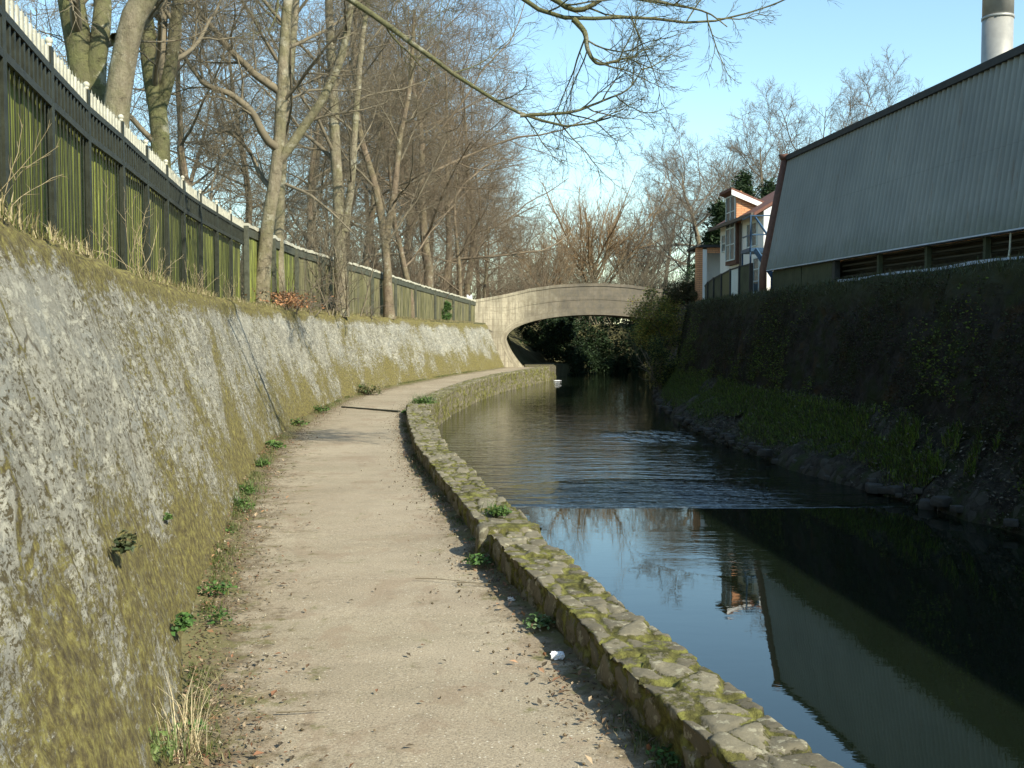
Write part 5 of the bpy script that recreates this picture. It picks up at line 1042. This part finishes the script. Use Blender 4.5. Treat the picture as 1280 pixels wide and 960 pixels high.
def lumps(name, n, seed):
    rng = np.random.RandomState(seed); V = []; F = []; o = 0; A1, F1 = end_block(0, 0, 0, 3, '', ''); sel = None
    ico = np.array([(1, 0, 0), (-1, 0, 0), (0, 1, 0), (0, -1, 0), (0, 0, 1), (0, 0, -1.)]); fc = np.array([(0, 2, 4), (2, 1, 4), (1, 3, 4), (3, 0, 4), (2, 0, 5), (1, 2, 5), (3, 1, 5), (0, 3, 5)])
    y = 2.4+rng.rand(n)**1.5*22; side = rng.rand(n) < .6; d = np.abs(rng.normal(0, .22, n))+.02; x = np.where(side, LB(y)+d, RB(y)-d); s = .0025+.008*rng.rand(n, 1)**3
    P = np.stack([x, y, np.full(n, .012)+np.where(side, .04*np.clip(1-d/.22, 0, 1), 0)], -1); V = P[:, None]+ico[None]*s[:, None]*rng.uniform(.5, 1.3, (n, 6, 1)); F = (np.arange(n)*6)[:, None, None]+fc[None]
    C = np.repeat(np.array([(.10, .07, .04), (.16, .12, .07), (.30, .27, .2), (.07, .055, .03)])[rng.randint(0, 4, n)], 6, 0)
    return tag(link(name, np_mesh(name, V.reshape(-1, 3), F.reshape(-1, 3), False, col=C), M['litter']), kind='stuff')
lumps('grit', 4500, 120)
def weed(y, d, r, n, size, seed, label, side=-1, z=.03, cols=GREEN, cat='plant', name='weed', blade=0):
    rng = np.random.RandomState(seed); x = float(LB(y)[0])+d if side < 0 else float(RB(y)[0])-d
    q = rng.normal(0, 1, (n, 3)); q /= np.linalg.norm(q, axis=1, keepdims=True); P = q*rng.uniform(.2, 1, (n, 1))*np.array([r, r, r*.55]); P[:, 2] = np.abs(P[:, 2])+.005
    if d < 0 and side < 0: P[:, 0] = np.abs(P[:, 0])*.6
    V, F, C = leaves(0, P, size, cols, rng, up=.8, aspect=.8)
    if blade: v, f, c = blades(np.stack([rng.normal(0, r*.5, blade), rng.normal(0, r*.5, blade), np.zeros(blade)], -1), r*.9, .003, cols, rng, .8); F = np.concatenate([F, f+len(V)]); V = np.concatenate([V, v]); C = np.concatenate([C, c])
    o = link(name, np_mesh(name, V, F, False, col=C), M['leaf']); o.location = (x, y, z); return tag(o, label, cat, 'small weeds along the towpath')
zz = lambda d: -d/.65*2.04
BG = [(.08, .145, .035), (.12, .20, .05), (.06, .11, .03)]
weed(14.1, .06, .17, 260, .05, 1, 'bright green leafy weed at the wall foot by the middle of the path', cols=BG)
weed(12.2, .06, .13, 150, .035, 2, 'small green weed just nearer than the bright leafy one', cols=BG, blade=60)
weed(10.1, .05, .15, 160, .03, 3, 'low grassy weed patch at the wall foot, third toward the viewer', cols=BG, blade=120)
weed(9.2, .05, .16, 200, .03, 4, 'wider grassy weed patch at the wall foot in mid path', cols=BG, blade=120)
weed(8.1, .03, .08, 60, .03, 5, 'tiny green weed at the wall foot below the wide patch', cols=BG)
weed(6.2, .06, .13, 160, .028, 6, 'dark spreading weed with litter at the foot of the wall', cols=GREEN)
weed(5.6, .10, .12, 120, .024, 7, 'thin trailing weed on the litter strip', cols=GREEN)
weed(3.95, .03, .08, 160, .03, 8, 'small green weed beside the dry straw tuft', cols=GREEN, z=.05)
weed(4.9, -.06, .12, 170, .035, 9, 'dark green weed growing out of the lower wall face', z=zz(-.06), cols=GREEN)
weed(3.85, -.22, .12, 120, .03, 10, 'dusty dark weed high on the near left wall', z=zz(-.25), cols=[(.05, .07, .03), (.08, .09, .04)])
weed(5.9, -.20, .06, 90, .022, 11, 'pale green sprig growing from the wall face above the dark weed', z=zz(-.2)-.1, cols=BG)
weed(3.4, -.08, .12, 40, .03, 12, 'grassy green tuft low on the wall in the bottom left corner', z=zz(-.06), cols=[(.14, .2, .06), (.2, .24, .1)], blade=70)
weed(20.5, .05, .25, 240, .05, 13, 'green weeds at the wall foot by the drain strip', cols=BG)  # beside path_strip, the dark strip across the path
weed(17.6, .05, .2, 160, .05, 14, 'green weeds at the wall foot halfway to the bend', cols=BG)
weed(26.5, .1, .5, 500, .07, 15, 'brown green weeds spilling onto the path inside the bend', cols=[(.12, .12, .05), (.2, .17, .1), (.06, .1, .03)])
weed(21.8, -.25, .28, 300, .05, 16, 'bright green tufts on the kerb at the bend', side=1, z=.1, cols=BG, blade=150)
weed(19.5, .04, .09, 70, .05, 17, 'ivy sprig climbing the path side of the kerb at the bend', side=1, z=.08)
weed(8.05, -.2, .12, 220, .03, 18, 'green tuft on the kerb top just past the jutting block', side=1, z=.18, cols=BG, blade=60)
weed(7.0, .12, .11, 170, .03, 19, 'flat green weed on the path at the foot of the jutting block', side=1, cols=GREEN)
weed(7.5, .05, .06, 50, .025, 20, 'thin upright sprig against the kerb by the block', side=1, z=.08, cols=GREEN)
weed(5.5, .06, .10, 120, .035, 21, 'pale leaved weed rising from the litter against the near kerb', side=1, cols=[(.12, .2, .08), (.2, .26, .14), (.07, .12, .04)])
weed(3.75, .02, .09, 90, .022, 22, 'low weed in the kerb shadow at the bottom of the picture', side=1, cols=GREEN)
rng = np.random.RandomState(140); n = 16000; y = 2.5+rng.rand(n)**1.3*40; d = np.abs(rng.normal(0, .07, n)); kk = fbm(y*1.7, d*0+.5, seed=141)+.3*fbm(y*6, d*4, seed=142) > .05; y, d = y[kk], d[kk]
V, F, C = blades(np.stack([LB(y)+.0+d, y, .045-.1*np.minimum(d, .3)], -1), .045, .0025, [(.09, .12, .03), (.13, .15, .04), (.22, .2, .1), (.07, .09, .03)], rng, .9)
tag(link('moss_and_grass', np_mesh('moss_and_grass', V, F, False, col=C), M['leaf']), kind='stuff')
n = 9000; y = 2.5+rng.rand(n)**1.3*20; d = np.abs(rng.normal(0, .05, n)); kk = fbm(y*1.5, d*0+3.5, seed=143) > .1; y, d = y[kk], d[kk]
V, F, C = blades(np.stack([RB(y)-d, y, .01+0*d], -1), .035, .0025, [(.09, .12, .03), (.07, .09, .03), (.2, .17, .09)], rng, .9)
tag(link('moss_and_grass', np_mesh('moss_and_grass', V, F, False, col=C), M['leaf']), kind='stuff')
# dry straw tuft
rng = np.random.RandomState(130); V, F, C = blades(np.stack([rng.normal(0, .03, 90), rng.normal(0, .03, 90), np.zeros(90)], -1), .30, .0016, [(.5, .43, .28), (.42, .35, .2)], rng, 1.1)
o = link('straw_tuft', np_mesh('straw_tuft', V, F, False, col=C), M['straw']); o.location = (float(LB(3.75)[0])+.02, 3.75, .03); tag(o, 'dry straw coloured grass tuft at the bottom of the wall in the left corner', 'plant')
# moss cushions on the kerb top
rng = np.random.RandomState(133)
# twigs lying on the path
def twig(x, y, a, L, seed, label):
    rng = np.random.RandomState(seed); T = Tree(seed); Q, QR = T.mk(np.array([[0, 0, .02]]), np.array([[math.cos(a), math.sin(a), 0]]), np.array([L]), np.array([.004]), 9, .12, 0); Q[..., 2] = .022; T.put(1, Q, QR, 5)
    K, KR, _ = T.kids(Q, QR, np.array([L]), 3, .3, .5, .3, .7, 4, .1, 0, minr=.002); K[..., 2] = .022; T.put(1, K, KR, 3); o = link('twig', T.mesh(1, 'twig'), M['twig']); o.location = (x, y, .0); return tag(o, label, 'twig', 'twigs lying on the path')
twig(-.98, 4.25, .1, .2, 1, 'dark forked twig lying on the near path left of centre'); twig(-.62, 6.6, .0, .34, 2, 'long thin twig lying across the path below the block')
twig(-.35, 6.5, -.15, .3, 3, 'long thin twig on the path toward the kerb litter'); twig(-1.62, 6.1, -.9, .12, 4, 'short dark twig near the litter strip'); twig(.35, 4.25, 1.0, .16, 5, 'pale stick leaning by the near kerb')
# crumpled plastic
def crumple(loc, s, seed, label):
    A, Fx = end_block(0, 0, 0, seed, '', ''); r = np.random.RandomState(seed); V = A*np.array(s)+r.normal(0, .08, A.shape)*np.array(s); o = link('plastic_scrap', np_mesh('plastic_scrap', V, Fx, False), M['litterw']); o.location = loc; tag(o, label, 'litter'); return o
crumple((float(RB(5.0)[0])-.10, 5.0, .025), (.06, .04, .03), 3, 'crumpled white plastic scrap in the litter by the near kerb')
crumple((float(RB(6.1)[0])-.08, 6.1, .02), (.04, .03, .02), 4, 'small crumpled white wrapper in the kerb shadow farther along')
mb = MB(); mb.tube([(0, 0, 0), (.10, 0, .01), (.16, 0, .01), (.26, 0, .012), (.30, 0, .015), (.36, 0, .015)], [.014, .022, .022, .022, .009, .009], 12); o = mb.build('plastic_bottle', M['litterw'], None, True); o.location = (1.85, 46.4, ZW+.02); tag(o, 'small white bottle floating by the quay at the bridge foot', 'bottle')
